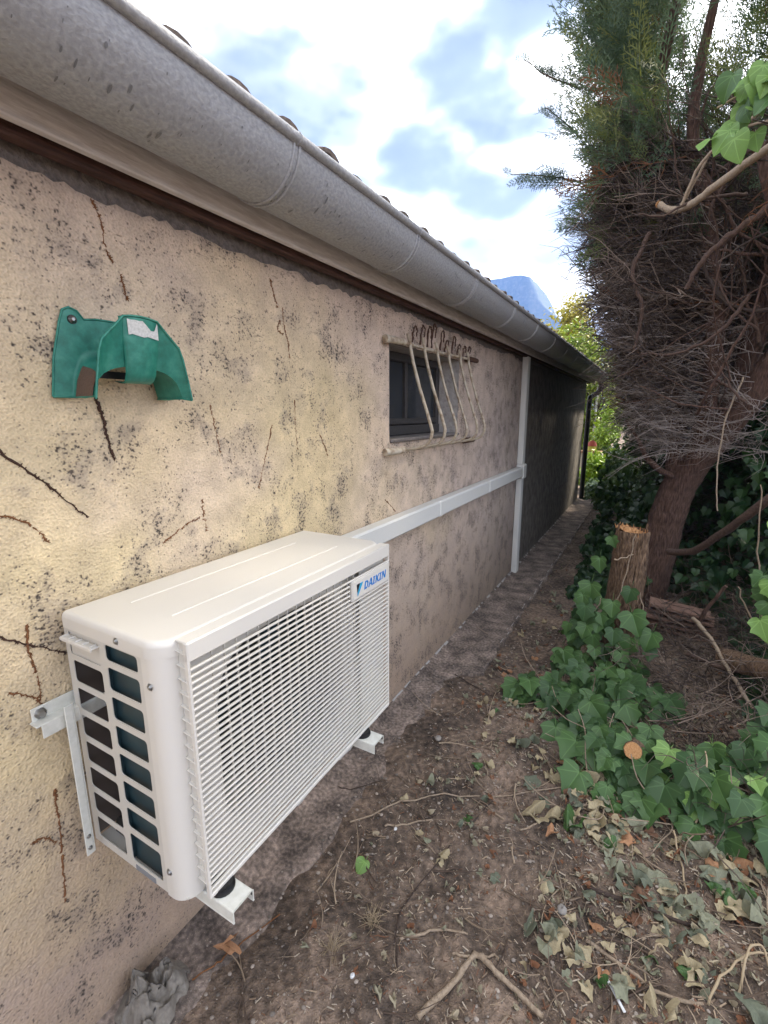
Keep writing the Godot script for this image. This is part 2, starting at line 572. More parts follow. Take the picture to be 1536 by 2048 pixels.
func ground() -> void:
	gn1 = fnoise(61, 0.9, 3)
	gn2 = fnoise(62, 5.0, 3)
	# the colour of trodden soil: brown, greyer and paler in patches, with flecks of bark and straw
	var w := 1536
	var a := noise_bytes(w, w, 63, 0.006, 5)
	var b := noise_bytes(w, w, 64, 0.05, 4)
	var f := noise_bytes(w, w, 65, 0.28, 2)
	var d := PackedByteArray()
	d.resize(w * w * 3)
	var hb := PackedByteArray()
	hb.resize(w * w)
	for i in w * w:
		var t := (a[i] - 128) / 255.0
		var u := (b[i] - 128) / 255.0
		var k := f[i]
		var s := 1.0 + t * 0.9 + u * 0.8
		var r := 93.0 * s + 8.0
		var g := 81.0 * s + 6.0
		var bl := 71.0 * s + 5.0
		if k > 196 and u > -0.1:
			r += (k - 196) * 2.2; g += (k - 196) * 1.95; bl += (k - 196) * 1.6
		elif k < 62:
			var q := 1.0 - (62 - k) * 0.011
			r *= q; g *= q; bl *= q
		d[i * 3] = clampi(int(r), 20, 220); d[i * 3 + 1] = clampi(int(g), 16, 205); d[i * 3 + 2] = clampi(int(bl), 12, 190)
		hb[i] = clampi(int(128 + u * 160 + (k - 128) * 0.45), 0, 255)
	var m := StandardMaterial3D.new()
	m.albedo_texture = tex_rgb(w, w, d)
	m.roughness = 0.95
	m.heightmap_enabled = true
	m.heightmap_texture = tex_l(w, w, hb)
	m.heightmap_scale = 1.0
	M.soil = m
	var xs := []
	var x := -6.0
	for q in [-600.0, -200.0, -60.0, -20.0, -8.0, -2.0, -0.2]:
		xs.append(q)
	x = -0.04
	while x < 4.0:
		xs.append(x)
		x += 0.04 if x < 2.2 else 0.1
	for q in [4.5, 6.0, 10.0, 30.0, 90.0, 250.0, 600.0]:
		xs.append(q)
	var zs := []
	for q in [300.0, 100.0, 30.0, 8.0, 3.0, 1.5]:
		zs.append(q)
	var z := 0.8
	while z > -12.0:
		zs.append(z)
		z -= 0.04 if z > -4.0 else 0.1
	for q in [-13.0, -16.0, -22.0, -40.0, -90.0, -250.0, -700.0, -1600.0]:
		zs.append(q)
	var rows := []
	var uvs := []
	for zz in zs:
		var r := []
		var ur := []
		for xx in xs:
			r.append(Vector3(xx, ground_height(xx, zz), zz))
			ur.append(Vector2(xx / 3.0, zz / 3.0))
		rows.append(r)
		uvs.append(ur)
	var mb := Mb.new()
	mb.grid(rows, Vector3.UP, uvs)
	struct("ground", mb.mesh(m))
	# the concrete footing along the wall: a broken edge, half buried near the machine
	var prof := []
	var en := fnoise(66, 1.6, 4)
	z = 0.6
	while z > -9.6:
		var e := 0.34 + 0.03 * en.get_noise_1d(z * 3.0)
		if z > -2.6:
			e = 0.19 + 0.10 * en.get_noise_1d(z * 2.0) + 0.03 * en.get_noise_1d(z * 17.0)
		var row := []
		for k in 9:
			var t := k / 8.0
			var xx := lerpf(-0.01, e, minf(1.0, k / 6.0))
			var yy := 0.014 + 0.005 * en.get_noise_2d(xx * 9.0, z * 9.0) + 0.022 * smooth(0.07, 0.0, xx)
			if k == 6: yy -= 0.003
			if k >= 7:
				xx = e + 0.006 * (k - 6)
				yy = 0.006 if k == 7 else -0.06
			row.append(Vector3(xx, yy, z))
		prof.append(row)
		z -= 0.06
	mb = Mb.new()
	var puv := []
	for r in prof:
		var ur := []
		for q in r:
			ur.append(Vector2(q.x / 1.7 + 0.37, q.z / 1.7))
		puv.append(ur)
	mb.grid(prof, Vector3.UP, puv)
	var pm: StandardMaterial3D = m.duplicate()
	pm.albedo_color = Color(1.12, 1.16, 1.22)
	pm.heightmap_scale = 0.35
	var pv := struct("pavement", mb.mesh(pm))
	# lime washed out at the wall's foot; a pale line along the footing's outer edge
	var lm := Mb.new()
	for q in [[0.004, 0.020, 0.022], [0.33, 0.008, 0.004]]:
		z = -1.25 if q[0] < 0.1 else -3.0
		while z > -7.5:
			var t := en.get_noise_1d(z * 6.0 + q[0] * 90.0)
			if t > -0.12:
				var ln := rng.randf_range(0.03, 0.09)
				var wd: float = q[1] * (0.4 + 1.2 * absf(t)) * (1.0 + 0.8 * en.get_noise_1d(z * 30.0))
				var xc: float = q[0] + (0.03 * en.get_noise_1d(z * 3.0) if q[0] > 0.1 else 0.0)
				var yy: float = 0.017 + q[2]
				lm.quad(Vector3(xc, yy, z), Vector3(xc + wd, yy - q[2] * 0.5, z - 0.01), Vector3(xc + wd * 0.9, yy - q[2] * 0.5, z - ln), Vector3(xc, yy, z - ln + 0.008), Vector3.UP)
			z -= 0.075
	var li := obj("lime_and_pale_edge", lm.mesh(noisy([[0.30, 0.28, 0.26], [0.48, 0.46, 0.44]], 0.05, 0.95, Vector3(6, 6, 6), 0.2, 39)), pv)
	li.set_meta("kind", "stuff")


# ---------------------------------------------------------------- house
const ZN := 1.2        # near end of the house
const ZF := -9.35      # far corner
const WZ0 := -2.05     # window opening
const WZ1 := -2.98
const WY0 := 1.475
const WY1 := 1.945

var house_node: Node3D
var plaster_n: FastNoiseLite
var edge_n: FastNoiseLite

func top_edge(z: float) -> float:
	return 2.092 + 0.022 * edge_n.get_noise_1d(z * 2.0) + 0.012 * edge_n.get_noise_1d(z * 21.0) + 0.010 * edge_n.get_noise_1d(z * 55.0)

func wall_x(z: float, y: float) -> float:
	return 0.006 * plaster_n.get_noise_2d(z * 0.9, y * 0.9) + 0.0022 * plaster_n.get_noise_2d(z * 7.0, y * 7.0)

func plaster_patch(mb: Mb, z0: float, z1: float, y0: float, y1: float, ragged: bool, step := 0.022) -> void:
	var nz := maxi(2, int(absf(z1 - z0) / step))
	var ny := maxi(2, int((y1 - y0) / step))
	var rows := []
	var uvs := []
	for i in ny + 2:
		var r := []
		var u := []
		for j in nz + 1:
			var z := lerpf(z0, z1, float(j) / nz)
			var top := top_edge(z) if ragged else y1
			var y := lerpf(y0, top, minf(1.0, float(i) / ny))
			var x := wall_x(z, y)
			if i == ny + 1:
				x = -0.012
				y += 0.002
			r.append(Vector3(x, y, z))
			u.append(Vector2((0.9 - z) / 5.6, 1.0 - y / 2.2))
		rows.append(r)
		uvs.append(u)
	mb.grid(rows, Vector3.RIGHT, uvs)

func wall_material() -> StandardMaterial3D:
	# limewashed render: pinkish above, yellowed lower down near the machine, with dark lichen specks in clusters, scuffs and bare grey patches
	var w := 2048
	var h := 832
	var lo := noise_bytes(w, h, 71, 0.0042, 4, 2, 2)
	var me := noise_bytes(w, h, 72, 0.02, 5, 1, 1, 0.6)
	var sp := noise_bytes(w, h, 73, 0.2, 4, 1, 1, 0.7)
	var sc := noise_bytes(w, h, 78, 0.09, 3, 8, 1, 0.6)
	var st := noise_bytes(w, h, 74, 0.07, 4, 1, 8, 0.6)
	var cu := noise_bytes(w, h, 75, 0.012, 5, 1, 1, 0.65)
	var gr := noise_bytes(w, h, 76, 0.45, 2)
	var hl := noise_bytes(w, h, 79, 0.009, 6, 1, 1, 0.58)
	var d := PackedByteArray()
	d.resize(w * h * 3)
	var hb := PackedByteArray()
	hb.resize(w * h)
	for y in h:
		var hy := 2.2 * (1.0 - (y + 0.5) / h)
		for x in w:
			var i := y * w + x
			var z := 0.9 - 5.6 * (x + 0.5) / w
			var l := (lo[i] - 128) / 128.0
			var m := (me[i] - 128) / 128.0
			var s := (sp[i] - 128) / 128.0
			var v := (st[i] - 128) / 128.0
			var c := (cu[i] - 128) / 128.0
			var g := (gr[i] - 128) / 128.0
			var yel := clampf(1.25 - absf(hy - 1.30) * 1.5 + l * 0.7, 0.0, 1.0) * clampf(1.5 + (z + 0.2) * 0.55 + l * 0.5, 0.0, 1.0)
			var pink := clampf(0.5 + l * 0.6, 0.0, 1.0)
			var r := 198.0 + 11.0 * yel - 3.0 * pink
			var gg := 179.0 + 12.0 * yel - 5.0 * pink
			var b := 163.0 - 11.0 * yel - 3.0 * pink
			# foot of the wall: soiled tan
			var foot := clampf((0.85 - hy + m * 0.25) * 1.3, 0.0, 1.0)
			r -= 34.0 * foot; gg -= 34.0 * foot; b -= 38.0 * foot
			# right of the window the wash is greyer
			var far := clampf((-z - 2.6) * 0.6 + l * 0.3, 0.0, 1.0)
			r -= 14.0 * far; gg -= 9.0 * far; b -= 4.0 * far
			var k := 1.0 + 0.10 * m + 0.10 * g + 0.05 * s
			# specks and streaks of lichen, in clusters
			var dens := c * 0.95 + 0.16 + 0.12 * clampf((-z - 1.0), 0.0, 1.0)
			var cut := 0.50 - 0.46 * clampf(dens, -0.6, 0.75)
			var speck := clampf((s * 0.85 + v * 0.28 - cut) * 4.5, 0.0, 1.0)
			var fine := clampf((g * 0.65 + s * 0.45 - cut - 0.03) * 3.5, 0.0, 1.0)
			var scr := clampf((absf((sc[i] - 128) / 128.0) - 0.0) * -30.0 + 1.0, 0.0, 1.0) * clampf((hy - 1.35) * 2.0, 0.0, 1.0) * clampf(m * 3.0 + 0.2, 0.0, 1.0) * 0.55
			scr = maxf(scr, clampf(1.0 - absf(float(hl[i]) - 128.0) * 0.9, 0.0, 1.0) * clampf(l * 2.5 + m * 1.5 - 0.1, 0.0, 1.0) * 0.7)
			var dark := maxf(maxf(speck, fine * 0.75), scr)
			# smoky grey bloom under the clusters
			var bloom := clampf((c + m * 0.7 - 0.18) * 1.5, 0.0, 1.0) * 0.36
			r = lerpf(r * k, 116.0, bloom); gg = lerpf(gg * k, 106.0, bloom); b = lerpf(b * k, 100.0, bloom)
			r = lerpf(r, 50.0, dark * 0.9); gg = lerpf(gg, 44.0, dark * 0.9); b = lerpf(b, 41.0, dark * 0.9)
			d[i * 3] = clampi(int(r), 0, 255); d[i * 3 + 1] = clampi(int(gg), 0, 255); d[i * 3 + 2] = clampi(int(b), 0, 255)
			hb[i] = clampi(int(128 + g * 46 + m * 40 + s * 22 - dark * 40), 0, 255)
	var mt := StandardMaterial3D.new()
	mt.albedo_texture = tex_rgb(w, h, d)
	mt.roughness = 0.95
	mt.heightmap_enabled = true
	mt.heightmap_texture = tex_l(w, h, hb)
	mt.heightmap_scale = 1.2
	return mt

func house() -> void:
	plaster_n = fnoise(81, 1.0, 3)
	edge_n = fnoise(82, 1.0, 3)
	house_node = thing("house", "single storey house with stained cream rendered wall, metal gutter and barred window", "house", Vector3(0, 0, -2))
	M.wall = wall_material()
	M.far_wall = noisy([[0.08, 0.072, 0.062], [0.132, 0.118, 0.102], [0.185, 0.166, 0.146]], 0.014, 0.95, Vector3(1.3, 0.9, 1.3), 0.7, 83, 0.0, 6, 1.4)  # darker grey for the stretch beyond the upright duct
	var mb := Mb.new()
	plaster_patch(mb, ZN, WZ0, 0.0, 2.0, true)
	plaster_patch(mb, WZ0, WZ1, 0.0, WY0, false)
	plaster_patch(mb, WZ0, WZ1, WY1, 2.09, true)
	plaster_patch(mb, WZ1, -4.67, 0.0, 2.0, true)
	obj("wall", mb.mesh(M.wall), house_node)
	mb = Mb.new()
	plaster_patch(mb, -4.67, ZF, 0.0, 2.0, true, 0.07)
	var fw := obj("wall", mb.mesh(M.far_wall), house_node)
	fw.set_meta("label", "darker grey stretch of wall beyond the upright duct")
	# masonry behind the plaster: pieces round the opening, then the other three walls
	mb = Mb.new()
	var xb := -0.16
	mb.box(Vector3(xb, 1.2, (ZN + WZ0) / 2), Vector3(0.30, 2.4, ZN - WZ0))
	mb.box(Vector3(xb, 1.2, (WZ1 + ZF) / 2), Vector3(0.30, 2.4, WZ1 - ZF))
	mb.box(Vector3(xb, WY0 / 2 - 0.001, (WZ0 + WZ1) / 2), Vector3(0.30, WY0 - 0.002, WZ0 - WZ1 - 0.001))
	mb.box(Vector3(xb, (WY1 + 2.4) / 2, (WZ0 + WZ1) / 2), Vector3(0.30, 2.4 - WY1, WZ0 - WZ1 - 0.001))
	mb.box(Vector3(-5.0, 1.2, (ZN + ZF) / 2), Vector3(0.3, 2.4, ZN - ZF))
	mb.box(Vector3(-2.58, 1.2, ZN - 0.15), Vector3(4.53, 2.4, 0.3))
	mb.box(Vector3(-2.58, 1.2, ZF + 0.15), Vector3(4.53, 2.4, 0.3))
	obj("wall", mb.mesh(M.mortar), house_node)
	# eaves: red-brown lath, fascia board, soffit over them
	mb = Mb.new()
	mb.box(Vector3(0.030, 2.165, (ZN + ZF) / 2), Vector3(0.032, 0.088, ZN - ZF + 0.3), 0.004)
	mb.box(Vector3(0.057, 2.172, (ZN + ZF) / 2), Vector3(0.018, 0.06, ZN - ZF + 0.3), 0.003)
	obj("eaves_lath", mb.mesh(M.red_wood), house_node)
	mb = Mb.new()
	var zb := ZN
	while zb > ZF - 0.2:
		var ln := minf(3.9, zb - ZF + 0.5)
		mb.box(Vector3(0.079, 2.225, zb - ln / 2), Vector3(0.022, 0.186, ln - 0.004), 0.003)
		zb -= ln
	obj("fascia_board", mb.mesh(M.fascia), house_node)


func gutter_and_roof() -> void:
	var gx := 0.2025
	var gy := 2.258
	var gr := 0.1125
	var z0 := 0.9
	var z1 := -9.82
	var gut := Mb.new()
	var rows := []
	var z := z0
	while z > z1 - 0.001:
		var r := []
		for k in 25:
			var a := PI + PI * k / 24.0
			var rr := gr + 0.0012 * plaster_n.get_noise_2d(z * 2.0, k * 0.3)
			r.append(Vector3(gx + rr * cos(a), gy + rr * sin(a) * 1.0, z))
		rows.append(r)
		z -= 0.08
	gut.grid(rows, Vector3(0.3, -1, 0))
	# grid() turns every normal one way, which suits this shell; its inside, a millimetre in
	var inner := []
	for r in rows:
		var q := []
		for pnt in r:
			q.append(Vector3(gx + (pnt.x - gx) * 0.985, gy + (pnt.y - gy) * 0.985, pnt.z))
		inner.append(q)
	gut.grid(inner, Vector3(0, 1, 0))
	# end stop
	for zz in [z0, z1]:
		for k in 24:
			var a := PI + PI * k / 24.0
			var b := PI + PI * (k + 1) / 24.0
			gut.tri(Vector3(gx, gy, zz), Vector3(gx + gr * cos(a), gy + gr * sin(a), zz), Vector3(gx + gr * cos(b), gy + gr * sin(b), zz), Vector3(0, 0, signf(zz)))
	var g := obj("gutter", gut.mesh(M.zinc), house_node)
	var bead := Mb.new()
	bead.tube(PackedVector3Array([Vector3(gx + gr + 0.004, gy + 0.006, z0), Vector3(gx + gr + 0.004, gy + 0.006, -4.5), Vector3(gx + gr + 0.004, gy + 0.006, z1)]), PackedFloat32Array([0.0125, 0.0125, 0.0125]), 14)
	obj("rolled_edge", bead.mesh(M.zinc), g)
	# sliding joints: two raised ribs each
	var jz := [-1.02, -1.70, -2.36, -3.08, -3.74, -4.45, -5.12, -5.8, -6.5, -7.2, -7.9, -8.6, -9.3]
	for q in jz:
		var j := Mb.new()
		for off in [-0.011, 0.009]:
			var pts := PackedVector3Array()
			for k in 25:
				var a := PI + PI * k / 24.0
				pts.append(Vector3(gx + (gr + 0.001) * cos(a), gy + (gr + 0.001) * sin(a), q + off))
			pts.append(Vector3(gx + gr + 0.012, gy + 0.008, q + off))
			j.tube(pts, taper(pts.size(), 0.0045, 0.0045), 6)
		var clip := PackedVector3Array()
		for k in 11:
			var a := -PI * 0.65 + PI * 1.5 * k / 10.0
			clip.append(Vector3(gx + gr + 0.004 + 0.0128 * cos(a), gy + 0.006 + 0.0128 * sin(a), q))
		j.tube(clip, taper(11, 0.0025, 0.0025), 5)
		obj("joint", j.mesh(M.zinc), g)
	# swan neck and pipe at the far corner
	var dp := Mb.new()
	var pp := path3([Vector3(0.20, 2.16, -9.72), Vector3(0.20, 2.06, -9.72), Vector3(0.17, 1.98, -9.68), Vector3(0.08, 1.90, -9.56), Vector3(0.055, 1.82, -9.50), Vector3(0.055, 1.2, -9.48), Vector3(0.055, 0.02, -9.48)], 4)
	dp.tube(pp, taper(pp.size(), 0.042, 0.042), 12)
	obj("downpipe", dp.mesh(M.black), house_node)
	# drip stains on the gutter's belly
	var spots := Mb.new()
	for k in 240:
		var zz := -3.8 * pow(rng.randf(), 1.3)
		var a := PI * rng.randf_range(1.52, 1.88)
		var rr := 0.0008 + 0.0028 * pow(rng.randf(), 2.0)
		var ln := rng.randf_range(1.0, 4.5)
		var ce := Vector3(gx + (gr + 0.0016) * cos(a), gy + (gr + 0.0016) * sin(a), zz)
		var en := Vector3(cos(a), sin(a), 0)
		var e1 := Vector3(-sin(a), cos(a), 0)
		for s in 8:
			var b0 := TAU * s / 8.0
			var b1 := TAU * (s + 1) / 8.0
			spots.tri(ce, ce + e1 * cos(b0) * rr * ln + Vector3(0, 0, sin(b0) * rr), ce + e1 * cos(b1) * rr * ln + Vector3(0, 0, sin(b1) * rr), en)
	var sm := obj("stain", spots.mesh(M.zinc_spot), g)
	sm.set_meta("kind", "stuff")

	# roof: first course of barrel tiles one by one, their channels, and the courses above
	var slope := Vector3(-1.0, 0.36, 0.0).normalized()
	var nrm := Vector3(0.36, 1.0, 0.0).normalized()
	var tiles := []
	for variant in 4:
		var mb := Mb.new()
		var o := []
		var inn := []
		for i in 6:
			var t := i / 5.0
			var r := []
			var q := []
			for k in 11:
				var a := PI * k / 10.0
				var ro := lerpf(0.083, 0.066, t) * (1.0 + 0.03 * plaster_n.get_noise_2d(variant * 9.0 + k, i * 1.0))
				r.append(slope * (t * 0.42) + nrm * (ro * sin(a) * 0.85) + Vector3(0, 0, -ro * cos(a)))
				var ri := ro - 0.013
				q.append(slope * (t * 0.42) + nrm * (ri * sin(a) * 0.85) + Vector3(0, 0, -ri * cos(a)))
			o.append(r)
			inn.append(q)
		mb.grid(o, nrm)
		mb.grid(inn, -nrm)
		for k in 10:
			mb.quad(o[0][k], o[0][k + 1], inn[0][k + 1], inn[0][k], -slope)
		var tm: Material = noisy([[0.085, 0.065, 0.055], [0.16 + 0.02 * variant, 0.13 + 0.012 * variant, 0.11], [0.27, 0.235, 0.20]], 0.03, 0.9, Vector3(2.5, 2.5, 2.5), 0.3, 100 + variant) if variant < 2 else M.tile
		tiles.append(mb.mesh(tm))
	var zt := -0.80 + 0.1775 * 9
	while zt > -9.7:
		var tl := obj("roof_tile", tiles[rng.randi() % 4], house_node, Vector3(0.165 + rng.randf_range(-0.008, 0.008), 2.333 + rng.randf_range(-0.003, 0.004), zt + rng.randf_range(-0.004, 0.004)))
		tl.rotation.y = rng.randf_range(-0.03, 0.03)
		zt -= 0.1775
	var cov := Mb.new()
	# channels under the barrels and the courses up to the ridge, each a wavy sheet with a step at every course
	for course in 8:
		var base := Vector3(0.15, 2.318, 0) + slope * (0.36 * course) + nrm * 0.004
		var rws := []
		for i in 3:
			var r := []
			for k in 240:
				var zz := 1.2 - 0.04625 * k
				var ph := (zz + 0.80) / 0.1775
				var wv := cos(TAU * ph)
				var lift := 0.028 * wv + 0.012 if course > 0 else -0.022 * (0.5 - 0.5 * wv) - 0.005
				r.append(base + slope * (0.205 * i) + nrm * (lift + (0.02 if i == 0 else 0.0) * float(course > 0)) + Vector3(0, 0, zz))
			rws.append(r)
		cov.grid(rws, nrm)
	# far slope
	var ridge := Vector3(0.15, 2.318, 0) + slope * 3.0
	cov.quad(ridge + Vector3(0, 0.02, 1.2), ridge + Vector3(0, 0.02, -9.8), Vector3(-5.4, 2.3, -9.8), Vector3(-5.4, 2.3, 1.2), Vector3(-1, 1, 0))
	var cv := obj("roof_covering", cov.mesh(M.tile), house_node)
	cv.set_meta("kind", "stuff")
	var deck := Mb.new()
	deck.quad(Vector3(0.07, 2.30, 1.2), Vector3(0.07, 2.30, -9.6), ridge + Vector3(0, -0.05, -9.6), ridge + Vector3(0, -0.05, 1.2), Vector3(0, -1, 0))
	obj("roof_deck", deck.mesh(M.red_wood), house_node)


func window() -> void:
	var wn := obj("window", null, house_node, Vector3(0, 0, -2))
	var mb := Mb.new()
	var z0 := WZ0
	var z1 := WZ1
	# reveals: plaster returns
	for q in [[Vector3(0.001, WY0, z0), Vector3(0.001, WY1, z0), Vector3(-0.16, WY1, z0), Vector3(-0.16, WY0, z0), Vector3(0, 0, -1)],
			[Vector3(0.001, WY0, z1), Vector3(0.001, WY1, z1), Vector3(-0.16, WY1, z1), Vector3(-0.16, WY0, z1), Vector3(0, 0, 1)],
			[Vector3(0.001, WY1, z0), Vector3(0.001, WY1, z1), Vector3(-0.16, WY1, z1), Vector3(-0.16, WY1, z0), Vector3(0, -1, 0)]]:
		var off: Vector3 = q[4] * 0.003
		mb.quad(q[0] + off, q[1] + off, q[2] + off, q[3] + off, q[4])
	obj("reveal", mb.mesh(M.reveal), wn)
	mb = Mb.new()
	mb.box(Vector3(-0.068, WY0 + 0.006, (z0 + z1) / 2), Vector3(0.17, 0.02, z0 - z1 - 0.004), 0.006)
	obj("sill", mb.mesh(M.mortar), wn)
	mb = Mb.new()
	var zc := (z0 + z1) / 2
	var wd := z0 - z1
	mb.box(Vector3(-0.15, WY1 - 0.025, zc), Vector3(0.05, 0.046, wd - 0.008), 0.005)
	mb.box(Vector3(-0.15, WY0 + 0.045, zc), Vector3(0.05, 0.055, wd - 0.008), 0.005)
	mb.box(Vector3(-0.155, (WY0 + WY1) / 2, z0 - 0.027), Vector3(0.05, WY1 - WY0 - 0.02, 0.045), 0.005)
	mb.box(Vector3(-0.155, (WY0 + WY1) / 2, z1 + 0.027), Vector3(0.05, WY1 - WY0 - 0.02, 0.045), 0.005)
	mb.box(Vector3(-0.148, WY0 + 0.095, zc), Vector3(0.035, 0.035, wd - 0.10), 0.005)
	obj("frame", mb.mesh(M.frame), wn)
	mb = Mb.new()
	mb.box(Vector3(-0.146, (WY0 + WY1) / 2 + 0.03, -2.50), Vector3(0.03, WY1 - WY0 - 0.15, 0.030), 0.004)
	obj("mullion", mb.mesh(M.frame), wn)
	for q in [[z0 - 0.05, -2.486], [-2.514, z1 + 0.05]]:
		mb = Mb.new()
		mb.box(Vector3(-0.155, (WY0 + WY1) / 2 + 0.03, (q[0] + q[1]) / 2), Vector3(0.006, WY1 - WY0 - 0.14, absf(q[0] - q[1])))
		obj("pane", mb.mesh(M.glass), wn)

	# the grille: six bellied bars between two rails, rusty scrolls over the top rail
	var gn := thing("window_grille", "rusty cream bellied security bars with bent iron scrolls over the small window", "window grille", Vector3(0, 1.43, -2.55))
	for q in [[1.952, 1.962, 0.030], [1.432, 1.434, 0.028]]:
		mb = Mb.new()
		var pts := path3([Vector3(q[2], q[0], -2.0), Vector3(q[2], (q[0] + q[1]) / 2 - 0.004, -2.5), Vector3(q[2], q[1], -3.13)], 6, 0.0015)
		mb.tube(pts, taper(pts.size(), 0.008, 0.008), 8)
		obj("rail", mb.mesh(M.iron), gn)
		for e in [-2.0, -3.08]:
			mb = Mb.new()
			var s := path3([Vector3(q[2] - 0.012, q[0] if e > -2.5 else q[1], e + 0.02), Vector3(q[2] + 0.006, q[0] if e > -2.5 else q[1], e - 0.07), Vector3(q[2] + 0.006, q[0] if e > -2.5 else q[1], e - 0.14)], 3)
			mb.tube(s, taper(s.size(), 0.019, 0.015, 0.06), 9)
			obj("rail_socket", mb.mesh(M.iron if e > -2.5 else M.rust), gn)
	var zb := [-2.20, -2.37, -2.54, -2.71, -2.90, -3.05]
	for i in 6:
		mb = Mb.new()
		var zz: float = zb[i]
		var pts := path3([Vector3(0.034, 2.0, zz + 0.02), Vector3(0.040, 1.955, zz + 0.005), Vector3(0.048, 1.90, zz + 0.003), Vector3(0.09, 1.75, zz), Vector3(0.155, 1.565, zz), Vector3(0.165, 1.515, zz + 0.002), Vector3(0.150, 1.470, zz + 0.006), Vector3(0.10, 1.445, zz + 0.012), Vector3(0.03, 1.436, zz + 0.02)], 4, 0.0008)
		mb.tube(pts, taper(pts.size(), 0.0088 if i < 2 else 0.0078, 0.0075, 0.04), 8)
		obj("bar", mb.mesh(M.iron), gn)
	for i in 5:
		var zz: float = -2.24 - 0.18 * i
		for s in 2:
			mb = Mb.new()
			var hh := rng.randf_range(0.05, 0.13)
			var z2: float = zz - rng.randf_range(0.05, 0.10) * s
			var pts := path3([Vector3(0.03, 1.965, z2), Vector3(0.03, 1.965 + hh * 0.6, z2 - 0.01), Vector3(0.03, 1.965 + hh, z2 - 0.03), Vector3(0.03, 1.965 + hh * 0.85, z2 - 0.055), Vector3(0.028, 1.965 + hh * 0.45, z2 - 0.05)], 4, 0.003)
			mb.tube(pts, taper(pts.size(), 0.0048, 0.0035, 0.35), 6)
			obj("scroll", mb.mesh(M.rust), gn)


func ducts() -> void:
	# trunking: a rounded square section run along the wall, in lengths joined by covers
	var t := thing("cable_duct", "long pale grey plastic trunking running level along the wall behind the air conditioner", "cable duct", Vector3(0, 1.0, -3.0))
	var cuts := [-1.20, -2.56, -3.54, -4.60]
	for k in 3:
		var mb := Mb.new()
		var za: float = cuts[k]
		var zb: float = cuts[k + 1]
		mb.box(Vector3(0.036, 1.055, (za + zb) / 2), Vector3(0.070, 0.096, za - zb - 0.003), 0.009)
		obj("trunking_length", mb.mesh(M.duct), t)
	for z in [-2.58, -3.56]:
		var mb := Mb.new()
		mb.box(Vector3(0.0375, 1.055, z), Vector3(0.073, 0.100, 0.055), 0.009)
		obj("joint_cover", mb.mesh(M.duct), t)
	var up := thing("cable_duct", "upright white plastic trunking from the eaves to the ground where the wall turns darker", "cable duct", Vector3(0, 0, -4.66))
	for q in [[0.016, 0.985], [1.125, 2.128]]:
		var mb := Mb.new()
		mb.box(Vector3(0.029, (q[0] + q[1]) / 2, -4.662), Vector3(0.056, q[1] - q[0], 0.098), 0.008)
		obj("trunking_length", mb.mesh(M.duct), up)
	var mb := Mb.new()
	mb.box(Vector3(0.0385, 1.055, -4.664), Vector3(0.075, 0.142, 0.122), 0.009)
	obj("junction_cover", mb.mesh(M.duct), up)

# ---------------------------------------------------------------- air conditioner
func screw(mb: Mb, at: Vector3, dir: Vector3, r := 0.0055) -> void:
	mb.tube(PackedVector3Array([at, at + dir * 0.0015, at + dir * 0.0016, at + dir * 0.0042, at + dir * 0.005]), PackedFloat32Array([r * 1.5, r * 1.5, r, r, r * 0.6]), 6)

# the discharge mouth is a rounded square, not a plain circle
func mouth(a: float) -> float:
	return 1.0 / pow(pow(absf(cos(a)), 4.0) + pow(absf(sin(a)), 4.0), 0.25)

